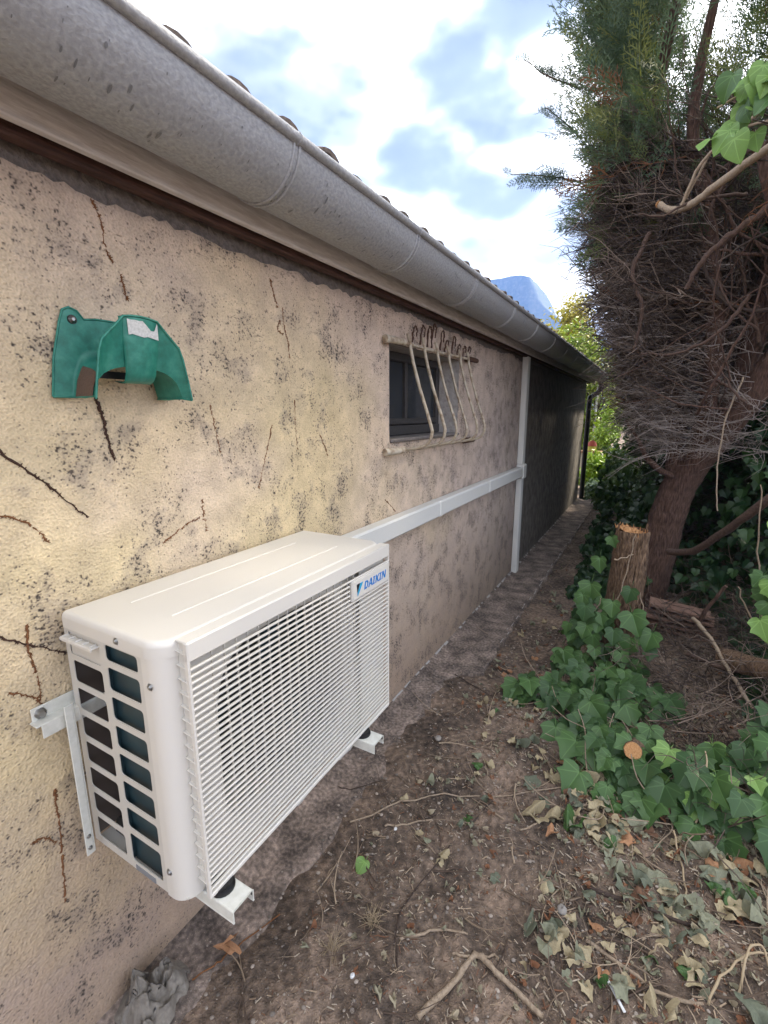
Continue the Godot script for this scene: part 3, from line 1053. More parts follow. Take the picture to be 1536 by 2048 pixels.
func air_conditioner() -> void:
	var t := thing("air_conditioner", "cream outdoor air conditioning unit with slatted front grille mounted on the wall", "air conditioner", Vector3(0.2, 0.585, -0.92))
	var xa := 0.023
	var xf := 0.362
	var z0 := -0.497
	var z1 := -1.343
	var yb := 0.585
	var yt := 1.157
	# top cover: rounded in plan, edge rolled over
	var mb := Mb.new()
	var rows := []
	var prof := [[0.0, yt - 0.004], [0.0, yt + 0.018], [0.001, yt + 0.023], [0.0035, yt + 0.0275], [0.0075, yt + 0.0305], [0.013, yt + 0.0315]]
	for q in prof:
		var o: float = q[0]
		var pl := []
		for cr in [[xf + 0.004, z0 + 0.004, 0.052, 0.0], [xf + 0.004, z1 - 0.004, 0.052, 1.0], [xa - 0.003, z1 - 0.004, 0.014, 2.0], [xa - 0.003, z0 + 0.004, 0.014, 3.0]]:
			var rr: float = cr[2]
			var sx := 1.0 if cr[0] > 0.2 else -1.0
			var sz := 1.0 if cr[1] > -0.9 else -1.0
			var cx: float = cr[0] - sx * rr
			var cz: float = cr[1] - sz * rr
			for s in 9:
				var a: float = PI * 0.5 * s / 8.0
				# go round: +z corner front, then -z
				var dx := 0.0
				var dz := 0.0
				if cr[3] == 0.0:
					dx = sin(a); dz = cos(a)
				elif cr[3] == 1.0:
					dx = cos(a); dz = -sin(a)
				elif cr[3] == 2.0:
					dx = -sin(a); dz = -cos(a)
				else:
					dx = -cos(a); dz = sin(a)
				pl.append(Vector3(cx + dx * (rr - o), q[1], cz + dz * (rr - o)))
		pl.append(pl[0])
		rows.append(pl)
	mb.grid(rows, Vector3.ZERO, [], true)
	var cover_mid := Vector3(0.2, 0, -0.92)
	for i in mb.n.size():
		var outw: Vector3 = mb.v[i] - cover_mid
		outw.y = 0.0
		if mb.n[i].dot(outw.normalized() + Vector3.UP * 0.7) < 0.0:
			mb.n[i] = -mb.n[i]
	mb.rewind()
	var last: Array = rows[rows.size() - 1]
	var ce := mb.p(Vector3(0.2, yt + 0.0318, -0.92), Vector3.UP)
	var ring := PackedInt32Array()
	for q in last:
		ring.append(mb.p(q, Vector3.UP))
	for k in last.size() - 1:
		mb.face(ce, ring[k], ring[k + 1])
	var cover := obj("top_cover", mb.mesh(M.cream), t)
	mb = Mb.new()
	for q in [[0.115, -0.60, -1.19], [0.262, -0.60, -1.22]]:
		mb.box(Vector3(q[0], yt + 0.0312, (q[1] + q[2]) / 2), Vector3(0.006, 0.003, q[1] - q[2]), 0.0014)
	obj("pressed_line", mb.mesh(M.cream), cover)
	mb = Mb.new()
	screw(mb, Vector3(0.232, yt + 0.012, z0 + 0.0035), Vector3(0, 0, 1))
	obj("screw", mb.mesh(M.steel), cover)

	# near end: two columns of rounded openings in a lattice
	mb = Mb.new()
	var ez := Vector3(0, 0, 1)
	var colx := [[xa, 0.169, 0.044, 0.157], [0.169, 0.302, 0.179, 0.289]]
	for ci in 2:
		var q: Array = colx[ci]
		var pitch := 0.0695
		for k in 8:
			var y1: float = yt - 0.004 - (pitch * k) + (0.0 if k == 0 else 0.018) if ci == 1 else yt - 0.004 - pitch * k
			var y0: float = yt - 0.004 - pitch * (k + 1) + 0.018 if ci == 1 else yt - 0.004 - pitch * (k + 1)
			if k == 7:
				y0 = yb - 0.004
			var oy1: float = y1 - (0.006 if ci == 1 else 0.008)
			var oy0: float = y0 + (0.010 if k < 7 else 0.022)
			if ci == 0:
				oy0 = y0 + (0.008 if k < 7 else 0.020)
			if ci == 0 and k == 0:
				# the handle recess: a shallow closed box instead of an opening
				mb.ring(rect_like(q[0], q[1], y0, y1), rrect(q[2] - 0.006, q[3], oy0 - 0.002, oy1, 0.006), Vector3(0, 0, z0 - 0.002), Vector3.RIGHT, Vector3.UP, ez, 0.002)
				continue
			mb.ring(rect_like(q[0], q[1], y0, y1), rrect(q[2], q[3], oy0, oy1, 0.008), Vector3(0, 0, z0 - 0.002), Vector3.RIGHT, Vector3.UP, ez, 0.002)
	# raised bead round the lattice bars
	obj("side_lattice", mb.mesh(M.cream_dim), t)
	mb = Mb.new()
	mb.box(Vector3(0.100, yt - 0.042, z0 - 0.0045), Vector3(0.122, 0.058, 0.003))
	obj("handle_recess", mb.mesh(M.cream_dim), t)
	mb = Mb.new()
	mb.box(Vector3(0.097, yt - 0.022, z0 + 0.008), Vector3(0.122, 0.004, 0.018), 0.0015)
	for k in 5:
		mb.box(Vector3(0.045 + 0.026 * k, yt - 0.0185, z0 + 0.008), Vector3(0.002, 0.004, 0.015), 0.0008)
	mb.box(Vector3(0.097, yt - 0.025, z0 + 0.0165), Vector3(0.122, 0.007, 0.002), 0.0008)
	obj("handle", mb.mesh(M.cream), t)
	mb = Mb.new()
	mb.box(Vector3(0.225, yb + 0.0035, z0 - 0.0005), Vector3(0.072, 0.014, 0.004), 0.001)
	obj("drain_slot", mb.mesh(M.grey_plastic), t)

	# wrap-round front corner and front plate with the fan's opening
	mb = Mb.new()
	rows = []
	for yy in [yb - 0.006, yt - 0.004]:
		var pl := [Vector3(0.304, yy, z0 + 0.0015)]
		for s in 10:
			var a := PI * 0.5 * s / 9.0
			pl.append(Vector3(xf - 0.042 + 0.042 * sin(a), yy, z0 + 0.0015 - 0.042 + 0.042 * cos(a)))
		pl.append(Vector3(xf, yy, -0.556))
		rows.append(pl)
	mb.grid(rows, Vector3(1, 0, 1))
	mb.quad(Vector3(0.304, yb - 0.006, z0 + 0.0015), Vector3(0.304, yt - 0.004, z0 + 0.0015), Vector3(0.304, yt - 0.004, z0 - 0.004), Vector3(0.304, yb - 0.006, z0 - 0.004), Vector3(-1, 0, 0))
	obj("corner_panel", mb.mesh(M.cream), t)
	mb = Mb.new()
	for q in [[0.326, 1.094], [0.318, 0.648]]:
		screw(mb, Vector3(q[0], q[1], z0 + 0.001), Vector3(0, 0, 1))
	obj("screw", mb.mesh(M.steel), t)

	mb = Mb.new()
	var fc := Vector2(0.865, -0.868)   # centre of the fan as (y, z)
	var fr := 0.258
	var outer := PackedVector2Array()
	var inner := PackedVector2Array()
	var seg := 64
	var pz0 := -0.556
	var pz1 := -1.18
	for k in seg:
		var a := TAU * k / seg
		var dv := Vector2(cos(a), sin(a))
		var rk := fr * mouth(a)
		inner.append(dv * rk)
		# to the plate's rim
		var tx := INF
		if dv.x > 1e-6: tx = minf(tx, (yt - 0.004 - fc.x) / dv.x)
		if dv.x < -1e-6: tx = minf(tx, (yb - 0.004 - fc.x) / dv.x)
		if dv.y > 1e-6: tx = minf(tx, (pz0 - fc.y) / dv.y)
		if dv.y < -1e-6: tx = minf(tx, (pz1 - fc.y) / dv.y)
		outer.append(dv * maxf(tx, rk + 0.004))
	mb.ring(outer, inner, Vector3(xf - 0.003, fc.x, fc.y), Vector3.UP, Vector3(0, 0, 1), Vector3.RIGHT, 0.003)
	# corners that the rays round the circle leave open
	for cy in [yt - 0.004, yb - 0.004]:
		for cz in [pz0, pz1]:
			var c3 := Vector3(xf - 0.0002, cy, cz)
			var bestk := 0
			for k in seg:
				var pk := Vector3(xf, fc.x + outer[k].x, fc.y + outer[k].y)
				if pk.distance_to(c3) < Vector3(xf, fc.x + outer[bestk].x, fc.y + outer[bestk].y).distance_to(c3):
					bestk = k
			for s in [-1, 0, 1]:
				var k0: int = (bestk + s + seg) % seg
				var k1: int = (bestk + s + 1 + seg) % seg
				mb.tri(c3, Vector3(xf - 0.0002, fc.x + outer[k0].x, fc.y + outer[k0].y), Vector3(xf - 0.0002, fc.x + outer[k1].x, fc.y + outer[k1].y), Vector3.RIGHT)
	mb.box(Vector3(xf - 0.002, (yt + yb) / 2, (pz1 + z1) / 2), Vector3(0.004, yt - yb, pz1 - z1))
	# bell mouth
	var bell := []
	for q in [[fr, xf - 0.001], [fr - 0.010, xf - 0.004], [fr - 0.018, xf - 0.016], [fr - 0.020, xf - 0.06]]:
		var r := []
		for k in seg + 1:
			var a := TAU * k / seg
			r.append(Vector3(q[1], fc.x + cos(a) * q[0] * mouth(a), fc.y + sin(a) * q[0] * mouth(a)))
		bell.append(r)
	mb.grid(bell, Vector3.ZERO, [], true)
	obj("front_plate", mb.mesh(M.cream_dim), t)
	# case: far end, back edge posts, floor
	mb = Mb.new()
	mb.box(Vector3((xa + xf) / 2 - 0.002, (yt + yb) / 2, z1 + 0.002), Vector3(xf - xa - 0.006, yt - yb, 0.004), 0.001)
	mb.box(Vector3((xa + xf) / 2 - 0.003, yb - 0.002, (z0 + z1) / 2), Vector3(xf - xa - 0.012, 0.006, z0 - z1 - 0.02), 0.001)
	mb.box(Vector3(xa + 0.002, (yt + yb) / 2, -1.24), Vector3(0.004, yt - yb, 0.20))
	mb.box(Vector3(0.20, (yt + yb) / 2, -1.175), Vector3(0.30, yt - yb - 0.02, 0.004))
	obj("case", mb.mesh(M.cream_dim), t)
	mb = Mb.new()
	mb.box(Vector3(0.165 + 0.003, (yt + yb) / 2, z0 - 0.05), Vector3(0.005, yt - yb - 0.02, 0.09))
	mb.box(Vector3(0.235, (yt + yb) / 2, z0 - 0.016), Vector3(0.13, yt - yb - 0.01, 0.006))
	mb.box(Vector3(0.165, (yt + yb) / 2, -0.85), Vector3(0.006, yt - yb - 0.02, 0.62))
	obj("heat_exchanger", mb.mesh(M.coil), t)
	mb = Mb.new()
	mb.box(Vector3(0.095, (yt + yb) / 2, z0 - 0.134), Vector3(0.135, yt - yb - 0.02, 0.006))
	mb.box(Vector3(xa + 0.006, (yt + yb) / 2, z0 - 0.068), Vector3(0.004, yt - yb - 0.02, 0.126))
	mb.box(Vector3(0.088, (yt + yb) / 2, z0 - 0.115), Vector3(0.008, yt - yb - 0.04, 0.02), 0.002)
	obj("inner_wall", mb.mesh(M.inner), t)
	mb = Mb.new()
	mb.tube(PackedVector3Array([Vector3(0.138, yb + 0.01, z0 - 0.075), Vector3(0.138, yt - 0.12, z0 - 0.075)]), PackedFloat32Array([0.010, 0.010]), 8)
	mb.box(Vector3(0.10, yb + 0.03, z0 - 0.05), Vector3(0.08, 0.045, 0.05), 0.012)
	obj("pipe", mb.mesh(M.black), t)
	# fan: hub and three broad blades
	mb = Mb.new()
	mb.tube(PackedVector3Array([Vector3(xf - 0.13, fc.x, fc.y), Vector3(xf - 0.05, fc.x, fc.y), Vector3(xf - 0.045, fc.x, fc.y)]), PackedFloat32Array([0.062, 0.060, 0.05]), 20)
	for bl in 3:
		var r2 := []
		for i in 7:
			var rad := lerpf(0.055, 0.225, i / 6.0)
			var r := []
			for j in 9:
				var sp := lerpf(-0.5, 0.62 + 0.25 * (i / 6.0), j / 8.0)
				var a := TAU * bl / 3.0 + 0.4 + sp
				r.append(Vector3(xf - 0.10 + 0.045 * sin(sp * 1.3), fc.x + rad * cos(a), fc.y + rad * sin(a)))
			r2.append(r)
		mb.grid(r2, Vector3.RIGHT)
	var fan := obj("fan", mb.mesh(M.black), t)
	fan.set_meta("label", "dark fan behind the front slats")

	# front grille: frame, header, slats, uprights, side flange with ribs
	var g := obj("front_grille", null, t, Vector3(0.38, 0.9, -0.93))
	var gx := 0.398
	var gz0 := -0.531
	var gz1 := -1.333
	var gy0 := 0.583
	var gy1 := 1.188
	mb = Mb.new()
	mb.box(Vector3(gx - 0.006, gy1 - 0.021, (gz0 + gz1) / 2), Vector3(0.014, 0.042, gz0 - gz1), 0.003)
	mb.box(Vector3(gx - 0.018, gy1 - 0.003, (gz0 + gz1) / 2), Vector3(0.036, 0.005, gz0 - gz1 - 0.003), 0.0015)
	mb.box(Vector3(gx - 0.006, gy0 + 0.005, (gz0 + gz1) / 2), Vector3(0.0135, 0.011, gz0 - gz1 - 0.001), 0.002)
	mb.box(Vector3(gx - 0.006, (gy0 + gy1) / 2, gz0 - 0.003), Vector3(0.013, gy1 - gy0 - 0.002, 0.006), 0.002)
	mb.box(Vector3(gx - 0.006, (gy0 + gy1) / 2, gz1 + 0.003), Vector3(0.013, gy1 - gy0 - 0.002, 0.006), 0.002)
	obj("grille_frame", mb.mesh(M.cream), g)
	var slat_n := 37
	var sy0 := gy0 + 0.0215
	var pitch := (gy1 - 0.044 - sy0) / slat_n
	var tilt := Basis(Vector3(0, 0, 1), 0.10)
	var full := Mb.new()
	full.box(Vector3.ZERO, Vector3(0.0064, 0.0047, gz0 - gz1 - 0.008), 0.001, tilt)
	var full_mesh := full.mesh(M.cream)
	var plate_z := -1.098
	var short := Mb.new()
	short.box(Vector3.ZERO, Vector3(0.0064, 0.0047, gz0 - plate_z - 0.006), 0.001, tilt)
	var short_mesh := short.mesh(M.cream)
	for k in slat_n:
		var y := sy0 + pitch * k
		if y > 1.058 and y < 1.128:
			obj("slat", short_mesh, g, Vector3(gx - 0.0034, y, (gz0 + plate_z) / 2))
		else:
			obj("slat", full_mesh, g, Vector3(gx - 0.0034, y, (gz0 + gz1) / 2))
	var uz := -0.60
	mb = Mb.new()
	mb.box(Vector3.ZERO, Vector3(0.0035, gy1 - gy0 - 0.06, 0.0032))
	var um := mb.mesh(M.cream_dim)
	while uz > gz1 + 0.16:
		obj("upright", um, g, Vector3(gx - 0.0165, (gy0 + gy1) / 2 - 0.012, uz))
		uz -= 0.0335
	mb = Mb.new()
	mb.box(Vector3(gx - 0.020, (gy0 + gy1) / 2 + 0.014, gz0 - 0.007), Vector3(0.030, gy1 - gy0 - 0.034, 0.002))
	obj("side_flange", mb.mesh(M.cream_dim), g)
	mb = Mb.new()
	mb.box(Vector3.ZERO, Vector3(0.029, 0.002, 0.008), 0.0006, Basis(Vector3(0, 0, 1), -0.12))
	var rib := mb.mesh(M.cream)
	for k in 19:
		obj("rib", rib, g, Vector3(gx - 0.021, gy1 - 0.024 - 0.0301 * k, gz0 - 0.003))
	# backing sheet on the compressor side, where no fan shows
	mb = Mb.new()
	mb.box(Vector3(gx - 0.0225, (gy0 + gy1) / 2, -1.252), Vector3(0.002, gy1 - gy0 - 0.02, 0.15))
	obj("backing_panel", mb.mesh(M.cream_dim), g)
	# name plate
	mb = Mb.new()
	mb.box(Vector3(gx - 0.0052, 1.094, (plate_z + gz1) / 2 + 0.001), Vector3(0.012, 0.066, plate_z - gz1 - 0.010), 0.0025)
	var plate := obj("name_plate", mb.mesh(M.cream_dim), t)
	mb = Mb.new()
	mb.box(Vector3(gx - 0.0045, 1.094, (plate_z + gz1) / 2 + 0.001), Vector3(0.0118, 0.056, plate_z - gz1 - 0.022), 0.001)
	obj("plate_field", mb.mesh(M.cream), plate)
	var px := gx + 0.0020
	# lettering: y up, reading towards -z
	var tm := TextMesh.new()
	var sf := SystemFont.new()
	sf.font_names = PackedStringArray(["Droid Sans"])
	sf.font_weight = 800
	tm.font = sf
	tm.text = "DAIKIN"
	tm.font_size = 64
	tm.pixel_size = 0.001
	tm.depth = 0.03
	tm.material = M.blue
	var tx := MeshInstance3D.new()
	tx.mesh = tm
	tx.name = "lettering"
	plate.add_child(tx, true)
	var bb := tm.get_aabb()
	var sc_y := 0.026 / maxf(bb.size.y, 1e-4)
	var sc_x := 0.132 / maxf(bb.size.x, 1e-4)
	# text x -> -z, text y -> y with a slant, text z -> +x
	var bx := Vector3(0, 0, -sc_x)
	var by := Vector3(0, sc_y, -sc_y * 0.22)
	var bz := Vector3(0.03, 0, 0)
	var bas := Basis(bx, by, bz)
	var want := Vector3(px - 0.0002, 1.094, -1.238)
	var mid := bas * (bb.position + bb.size * 0.5)
	tx.transform = Transform3D(bas, want - mid - t.position - plate.position)
	# emblem: a dark wedge and a light blue blade
	mb = Mb.new()
	mb.tri(Vector3(px, 1.1105, -1.127), Vector3(px, 1.1105, -1.146), Vector3(px, 1.083, -1.129), Vector3.RIGHT)
	obj("emblem_wedge", mb.mesh(M.navy), plate)
	mb = Mb.new()
	mb.quad(Vector3(px, 1.1105, -1.1475), Vector3(px, 1.1105, -1.164), Vector3(px, 1.071, -1.131), Vector3(px, 1.081, -1.1295), Vector3.RIGHT)
	obj("emblem_blade", mb.mesh(M.light_blue), plate)

	# wall bracket that carries the machine
	var b := thing("wall_bracket", "off-white steel wall bracket with two arms under the air conditioner", "bracket", Vector3(0.05, 0.6, -0.9))
	mb = Mb.new()
	mb.box(Vector3(0.006, 0.966, -0.93), Vector3(0.004, 0.034, 1.03), 0.0012)
	mb.box(Vector3(0.020, 0.9515, -0.93), Vector3(0.030, 0.004, 1.04), 0.0012)
	mb.box(Vector3(0.0345, 0.936, -0.935), Vector3(0.004, 0.034, 1.03), 0.0012)
	obj("wall_rail", mb.mesh(M.bracket), b)
	mb = Mb.new()
	mb.tube(PackedVector3Array([Vector3(0.008, 0.967, -0.432), Vector3(0.011, 0.967, -0.432), Vector3(0.0112, 0.967, -0.432), Vector3(0.018, 0.967, -0.432), Vector3(0.019, 0.967, -0.432)]), PackedFloat32Array([0.013, 0.013, 0.0095, 0.0095, 0.007]), 6)
	obj("bolt", mb.mesh(M.steel), b)
	for zz in [-0.469, -1.30]:
		mb = Mb.new()
		mb.box(Vector3(0.0515, 0.780, zz - 0.0085), Vector3(0.009, 0.40, 0.003), 0.001)
		mb.box(Vector3(0.055, 0.780, zz + 0.002), Vector3(0.004, 0.40, 0.017), 0.0012)
		obj("upright", mb.mesh(M.bracket), b)
		mb = Mb.new()
		for yy in [0.60, 0.632]:
			screw(mb, Vector3(0.057, yy, zz + 0.002), Vector3(1, 0, 0), 0.0035)
		obj("screw", mb.mesh(M.steel), b)
	for zz in [-0.572, -1.165]:
		mb = Mb.new()
		var rws := []
		for xx in [0.02, 0.452]:
			var r := []
			for q in [[0.030, -0.030], [0.030, -0.004], [0.0285, -0.001], [0.026, 0.0], [-0.026, 0.0], [-0.0285, -0.001], [-0.030, -0.004], [-0.030, -0.030]]:
				r.append(Vector3(xx, 0.571 + q[1], zz + q[0]))
			rws.append(r)
		mb.grid(rws, Vector3.UP)
		var rw2 := []
		for xx in [0.02, 0.4521]:
			var r := []
			for q in [[0.0275, -0.030], [0.0275, -0.005], [0.025, -0.0028], [-0.025, -0.0028], [-0.0275, -0.005], [-0.0275, -0.030]]:
				r.append(Vector3(xx, 0.571 + q[1], zz + q[0]))
			rw2.append(r)
		mb.grid(rw2, Vector3.DOWN)
		mb.box(Vector3(0.4515, 0.5695, zz), Vector3(0.0015, 0.003, 0.054))
		for s in [-1, 1]:
			mb.box(Vector3(0.4515, 0.555, zz + s * 0.02875), Vector3(0.0015, 0.028, 0.0028))
			mb.tube(PackedVector3Array([Vector3(0.02, 0.541, zz + s * 0.02875), Vector3(0.4524, 0.541, zz + s * 0.02875)]), PackedFloat32Array([0.0024, 0.0024]), 8)
		obj("arm", mb.mesh(M.bracket), b)
		mb = Mb.new()
		mb.tube(PackedVector3Array([Vector3(0.388, 0.572, zz), Vector3(0.388, 0.578, zz), Vector3(0.388, 0.579, zz), Vector3(0.388, 0.583, zz), Vector3(0.388, 0.584, zz), Vector3(0.388, 0.586, zz)]), PackedFloat32Array([0.028, 0.028, 0.021, 0.021, 0.026, 0.024]), 18)
		obj("rubber_foot", mb.mesh(M.rubber), b)


# ---------------------------------------------------------------- green hose holder
func hose_holder() -> void:
	var t := thing("hose_holder", "dusty green plastic garden hose hanger screwed to the wall above the air conditioner", "hose holder", Vector3(0.0, 1.65, -0.69))
	var zc := -0.690
	# half outlines as (distance from the middle, height), bottom to middle; mirrored below
	var half_back := [[0.140, 1.654], [0.128, 1.735], [0.108, 1.808], [0.098, 1.836], [0.084, 1.843], [0.068, 1.838], [0.055, 1.822], [0.03, 1.826], [0.0, 1.827]]
	var half_floor := [[0.106, 1.654], [0.102, 1.672], [0.095, 1.689], [0.082, 1.702], [0.065, 1.711], [0.048, 1.716], [0.032, 1.719], [0.015, 1.72], [0.0, 1.72]]
	var half_back_floor := [[0.100, 1.654], [0.092, 1.690], [0.080, 1.716], [0.066, 1.732], [0.052, 1.738], [0.040, 1.740], [0.028, 1.741], [0.015, 1.742], [0.0, 1.742]]
	var half_rim := [[0.1175, 1.650], [0.109, 1.700], [0.100, 1.745], [0.092, 1.768], [0.076, 1.784], [0.057, 1.803], [0.040, 1.821], [0.02, 1.8245], [0.0, 1.8255]]
	var line := func(hf: Array, w: float) -> Array:
		var o := []
		for k in hf.size():
			o.append(Vector3(w, hf[k][1], zc + hf[k][0]))
		for k in range(hf.size() - 2, -1, -1):
			o.append(Vector3(w, hf[k][1], zc - hf[k][0]))
		return o
	var back: Array = line.call(half_back, 0.010)
	var f0: Array = line.call(half_back_floor, 0.022)
	var f1: Array = line.call(half_floor, 0.108)
	var rim: Array = line.call(half_rim, 0.130)
	var mix := func(a: Array, b: Array, s: float, lift: float) -> Array:
		var o := []
		for k in a.size():
			var m: Vector3 = a[k].lerp(b[k], s)
			m.y += lift
			o.append(m)
		return o
	# back flange and the trough's floor
	var mb := Mb.new()
	mb.grid([back, mix.call(back, f0, 0.16, 0.0), mix.call(back, f0, 0.8, 0.0), f0, mix.call(f0, f1, 0.5, -0.004), f1], Vector3.ZERO)
	obj("back_flange", mb.mesh(M.green_plastic), t)
	# front flange: an inclined shield with a narrow flat lip
	mb = Mb.new()
	mb.grid([f1, mix.call(f1, rim, 0.5, 0.003), mix.call(f1, rim, 0.86, 0.0), mix.call(f1, rim, 0.93, 0.0015), rim], Vector3.ZERO)
	var lip := PackedVector3Array()
	for q in rim:
		lip.append(q)
	mb.tube(lip, taper(lip.size(), 0.0028, 0.0028), 6)
	obj("front_flange", mb.mesh(M.green_plastic), t)
	mb = Mb.new()
	var bl := PackedVector3Array()
	for q in back:
		bl.append(q)
	mb.tube(bl, taper(bl.size(), 0.0026, 0.0026), 6)
	# lower lips of the trough's two feet
	for s in [0, back.size() - 1]:
		var foot := PackedVector3Array([back[s], f0[s], f1[s], rim[s]])
		mb.tube(foot, taper(4, 0.0028, 0.0028), 6)
	obj("edge_bead", mb.mesh(M.green_plastic), t)
	# the tongue over the arch, curling under at its foot
	mb = Mb.new()
	var rws := []
	for q in [[0.1285, 1.822, 0.040], [0.131, 1.80, 0.0385], [0.130, 1.765, 0.036], [0.126, 1.73, 0.033], [0.120, 1.703, 0.031], [0.112, 1.690, 0.030], [0.10, 1.684, 0.030], [0.07, 1.690, 0.030]]:
		rws.append([Vector3(q[0] - 0.012, q[1], zc + q[2] + 0.003), Vector3(q[0], q[1], zc + q[2]), Vector3(q[0] + 0.0035, q[1], zc), Vector3(q[0], q[1], zc - q[2]), Vector3(q[0] - 0.012, q[1], zc - q[2] - 0.003)])
	mb.grid(rws, Vector3.RIGHT)
	obj("tongue", mb.mesh(M.green_plastic), t)
	# black strip added for the shade under the arch
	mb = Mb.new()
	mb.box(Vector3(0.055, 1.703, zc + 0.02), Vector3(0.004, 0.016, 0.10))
	obj("hollow_shade", mb.mesh(M.black), t)
	# dust in the near foot's trough
	mb = Mb.new()
	var dr := []
	for i in 5:
		var r := []
		var u := i / 4.0
		for k in 4:
			var q: Vector3 = f0[k].lerp(f1[k], 0.06 + 0.86 * u)
			if k == 3:
				q = q.lerp(f0[2].lerp(f1[2], 0.06 + 0.86 * u), 0.3 + 0.6 * absf(u - 0.6))
			r.append(q + Vector3(0, 0.001, 0.0022))
		dr.append(r)
	mb.grid(dr, Vector3(1, 0, 1))
	obj("dust", mb.mesh(M.dust), t)
	# screw with a washer in the near ear
	mb = Mb.new()
	mb.tube(PackedVector3Array([Vector3(0.011, 1.818, zc + 0.082), Vector3(0.0155, 1.818, zc + 0.082)]), PackedFloat32Array([0.0095, 0.0095]), 14)
	obj("washer", mb.mesh(M.black), t)
	mb = Mb.new()
	screw(mb, Vector3(0.0155, 1.818, zc + 0.082), Vector3.RIGHT, 0.0058)
	obj("screw", mb.mesh(M.steel), t)
	# torn paper sticker on the tongue
	mb = Mb.new()
	var st := []
	for i in 9:
		var u := i / 8.0
		var zz := lerpf(zc + 0.034, zc - 0.037, u)
		var top := 1.8165 - (0.018 * smooth(0.55, 0.72, u) * smooth(0.98, 0.86, u)) - 0.001 * (i % 2)
		var bot := 1.784 + 0.002 * ((i * 3) % 4) * 0.5 - 0.004 * u
		st.append([Vector3(0.1345 - 0.002 * absf(u - 0.5), top, zz), Vector3(0.1349 - 0.002 * absf(u - 0.5), bot, zz)])
	mb.grid(st, Vector3.RIGHT)
	obj("sticker", mb.mesh(M.paper), t)


# ---------------------------------------------------------------- dead creeper left on the wall
func wall_vines() -> void:
	var items := [
		["thick brown dead creeper stem hanging below the green hose holder", 0.006, true, [[-0.644, 1.655], [-0.655, 1.603], [-0.661, 1.556], [-0.671, 1.510]]],
		["dark dead creeper stem slanting down at the picture's left edge", 0.004, true, [[-0.400, 1.585], [-0.454, 1.532], [-0.523, 1.461], [-0.592, 1.380]]],
		["dead creeper stem high on the wall above the hose holder", 0.0035, false, [[-0.687, 2.080], [-0.705, 2.045], [-0.709, 1.984], [-0.723, 1.962]]],
		["short creeper scrap above and right of the hose holder's ear", 0.0025, false, [[-0.738, 1.938], [-0.744, 1.91], [-0.750, 1.886]]],
		["brown creeper scrap under the eaves between hose holder and window", 0.0035, false, [[-1.252, 2.041], [-1.265, 2.0], [-1.282, 1.963]]],
		["long thin creeper scrap running down beside another under the eaves", 0.003, false, [[-1.307, 1.967], [-1.315, 1.897], [-1.326, 1.866], [-1.335, 1.809]]],
		["creeper stem running level into the unit's upper left corner", 0.004, true, [[-0.360, 1.19], [-0.389, 1.166], [-0.438, 1.126], [-0.508, 1.075]]],
		["upright creeper stem left of the unit above the bracket bolt", 0.004, false, [[-0.439, 1.172], [-0.435, 1.104], [-0.442, 1.052], [-0.439, 0.992]]],
		["long orange-brown creeper stem left of the bracket's foot", 0.005, false, [[-0.437, 0.76], [-0.435, 0.733], [-0.434, 0.650], [-0.429, 0.569], [-0.420, 0.459]]],
		["small creeper hook beside the long orange-brown stem", 0.003, false, [[-0.373, 0.664], [-0.398, 0.662], [-0.422, 0.625]]],
		["creeper scrap under the dark slanting stem at the left edge", 0.0035, false, [[-0.40, 1.43], [-0.425, 1.418], [-0.474, 1.387], [-0.506, 1.340]]],
		["creeper scrap on the wall above the unit's middle", 0.003, false, [[-0.918, 1.369], [-0.920, 1.32], [-0.927, 1.276]]],
		["thin creeper line below the right end of the hose holder", 0.0022, false, [[-0.972, 1.642], [-0.985, 1.57], [-0.996, 1.502]]],
		["thin upright creeper line midway between holder and window", 0.0025, false, [[-1.353, 1.664], [-1.352, 1.576], [-1.358, 1.485]]],
		["bent creeper scrap left of the upright creeper line", 0.0025, false, [[-1.230, 1.579], [-1.185, 1.463], [-1.150, 1.374]]],
		["creeper scrap just over the unit's top cover", 0.003, false, [[-0.784, 1.273], [-0.84, 1.30], [-0.905, 1.319]]],
		["forked creeper scrap beside the bracket bolt", 0.003, false, [[-0.388, 1.039], [-0.430, 1.003], [-0.445, 0.963]]],
		["creeper scrap just above the level trunking", 0.003, false, [[-2.009, 1.193], [-2.06, 1.16], [-2.115, 1.117]]],
		["creeper scrap left of the window grille's lower rail", 0.003, false, [[-1.494, 1.534], [-1.52, 1.49], [-1.539, 1.453]]],
		["brown creeper curl under the eaves scraps", 0.003, false, [[-1.292, 1.925], [-1.280, 1.892], [-1.304, 1.882]]],
	]
	for it in items:
		var pts := []
		for q in it[3]:
			pts.append(Vector3(wall_x(q[0], q[1]) + 0.003, q[1], q[0]))
		var mb := Mb.new()
		var pp := path3(pts, 10, 0.0022)
		for k in pp.size():
			pp[k].x = wall_x(pp[k].z, pp[k].y) + it[1] * (rng.randf_range(-0.5, 0.6) if not it[2] else 0.3)
		mb.tube(pp, taper(pp.size(), it[1] * 0.62, it[1] * 0.36, 0.5), 5, true, 0.3, pp.size())
		# rootlets
		for k in int(pp.size() * 3.5):
			var a: Vector3 = pp[rng.randi() % pp.size()]
			var e := a + Vector3(0.001, rng.randf_range(-0.005, 0.005), rng.randf_range(-0.006, 0.006))
			mb.tube(PackedVector3Array([a, e]), PackedFloat32Array([0.0016, 0.0006]), 3, false)
		tag(obj("dead_creeper", mb.mesh(M.vine_dark if it[2] else M.vine)), it[0], "dead creeper", "dead creeper stems left on the wall")

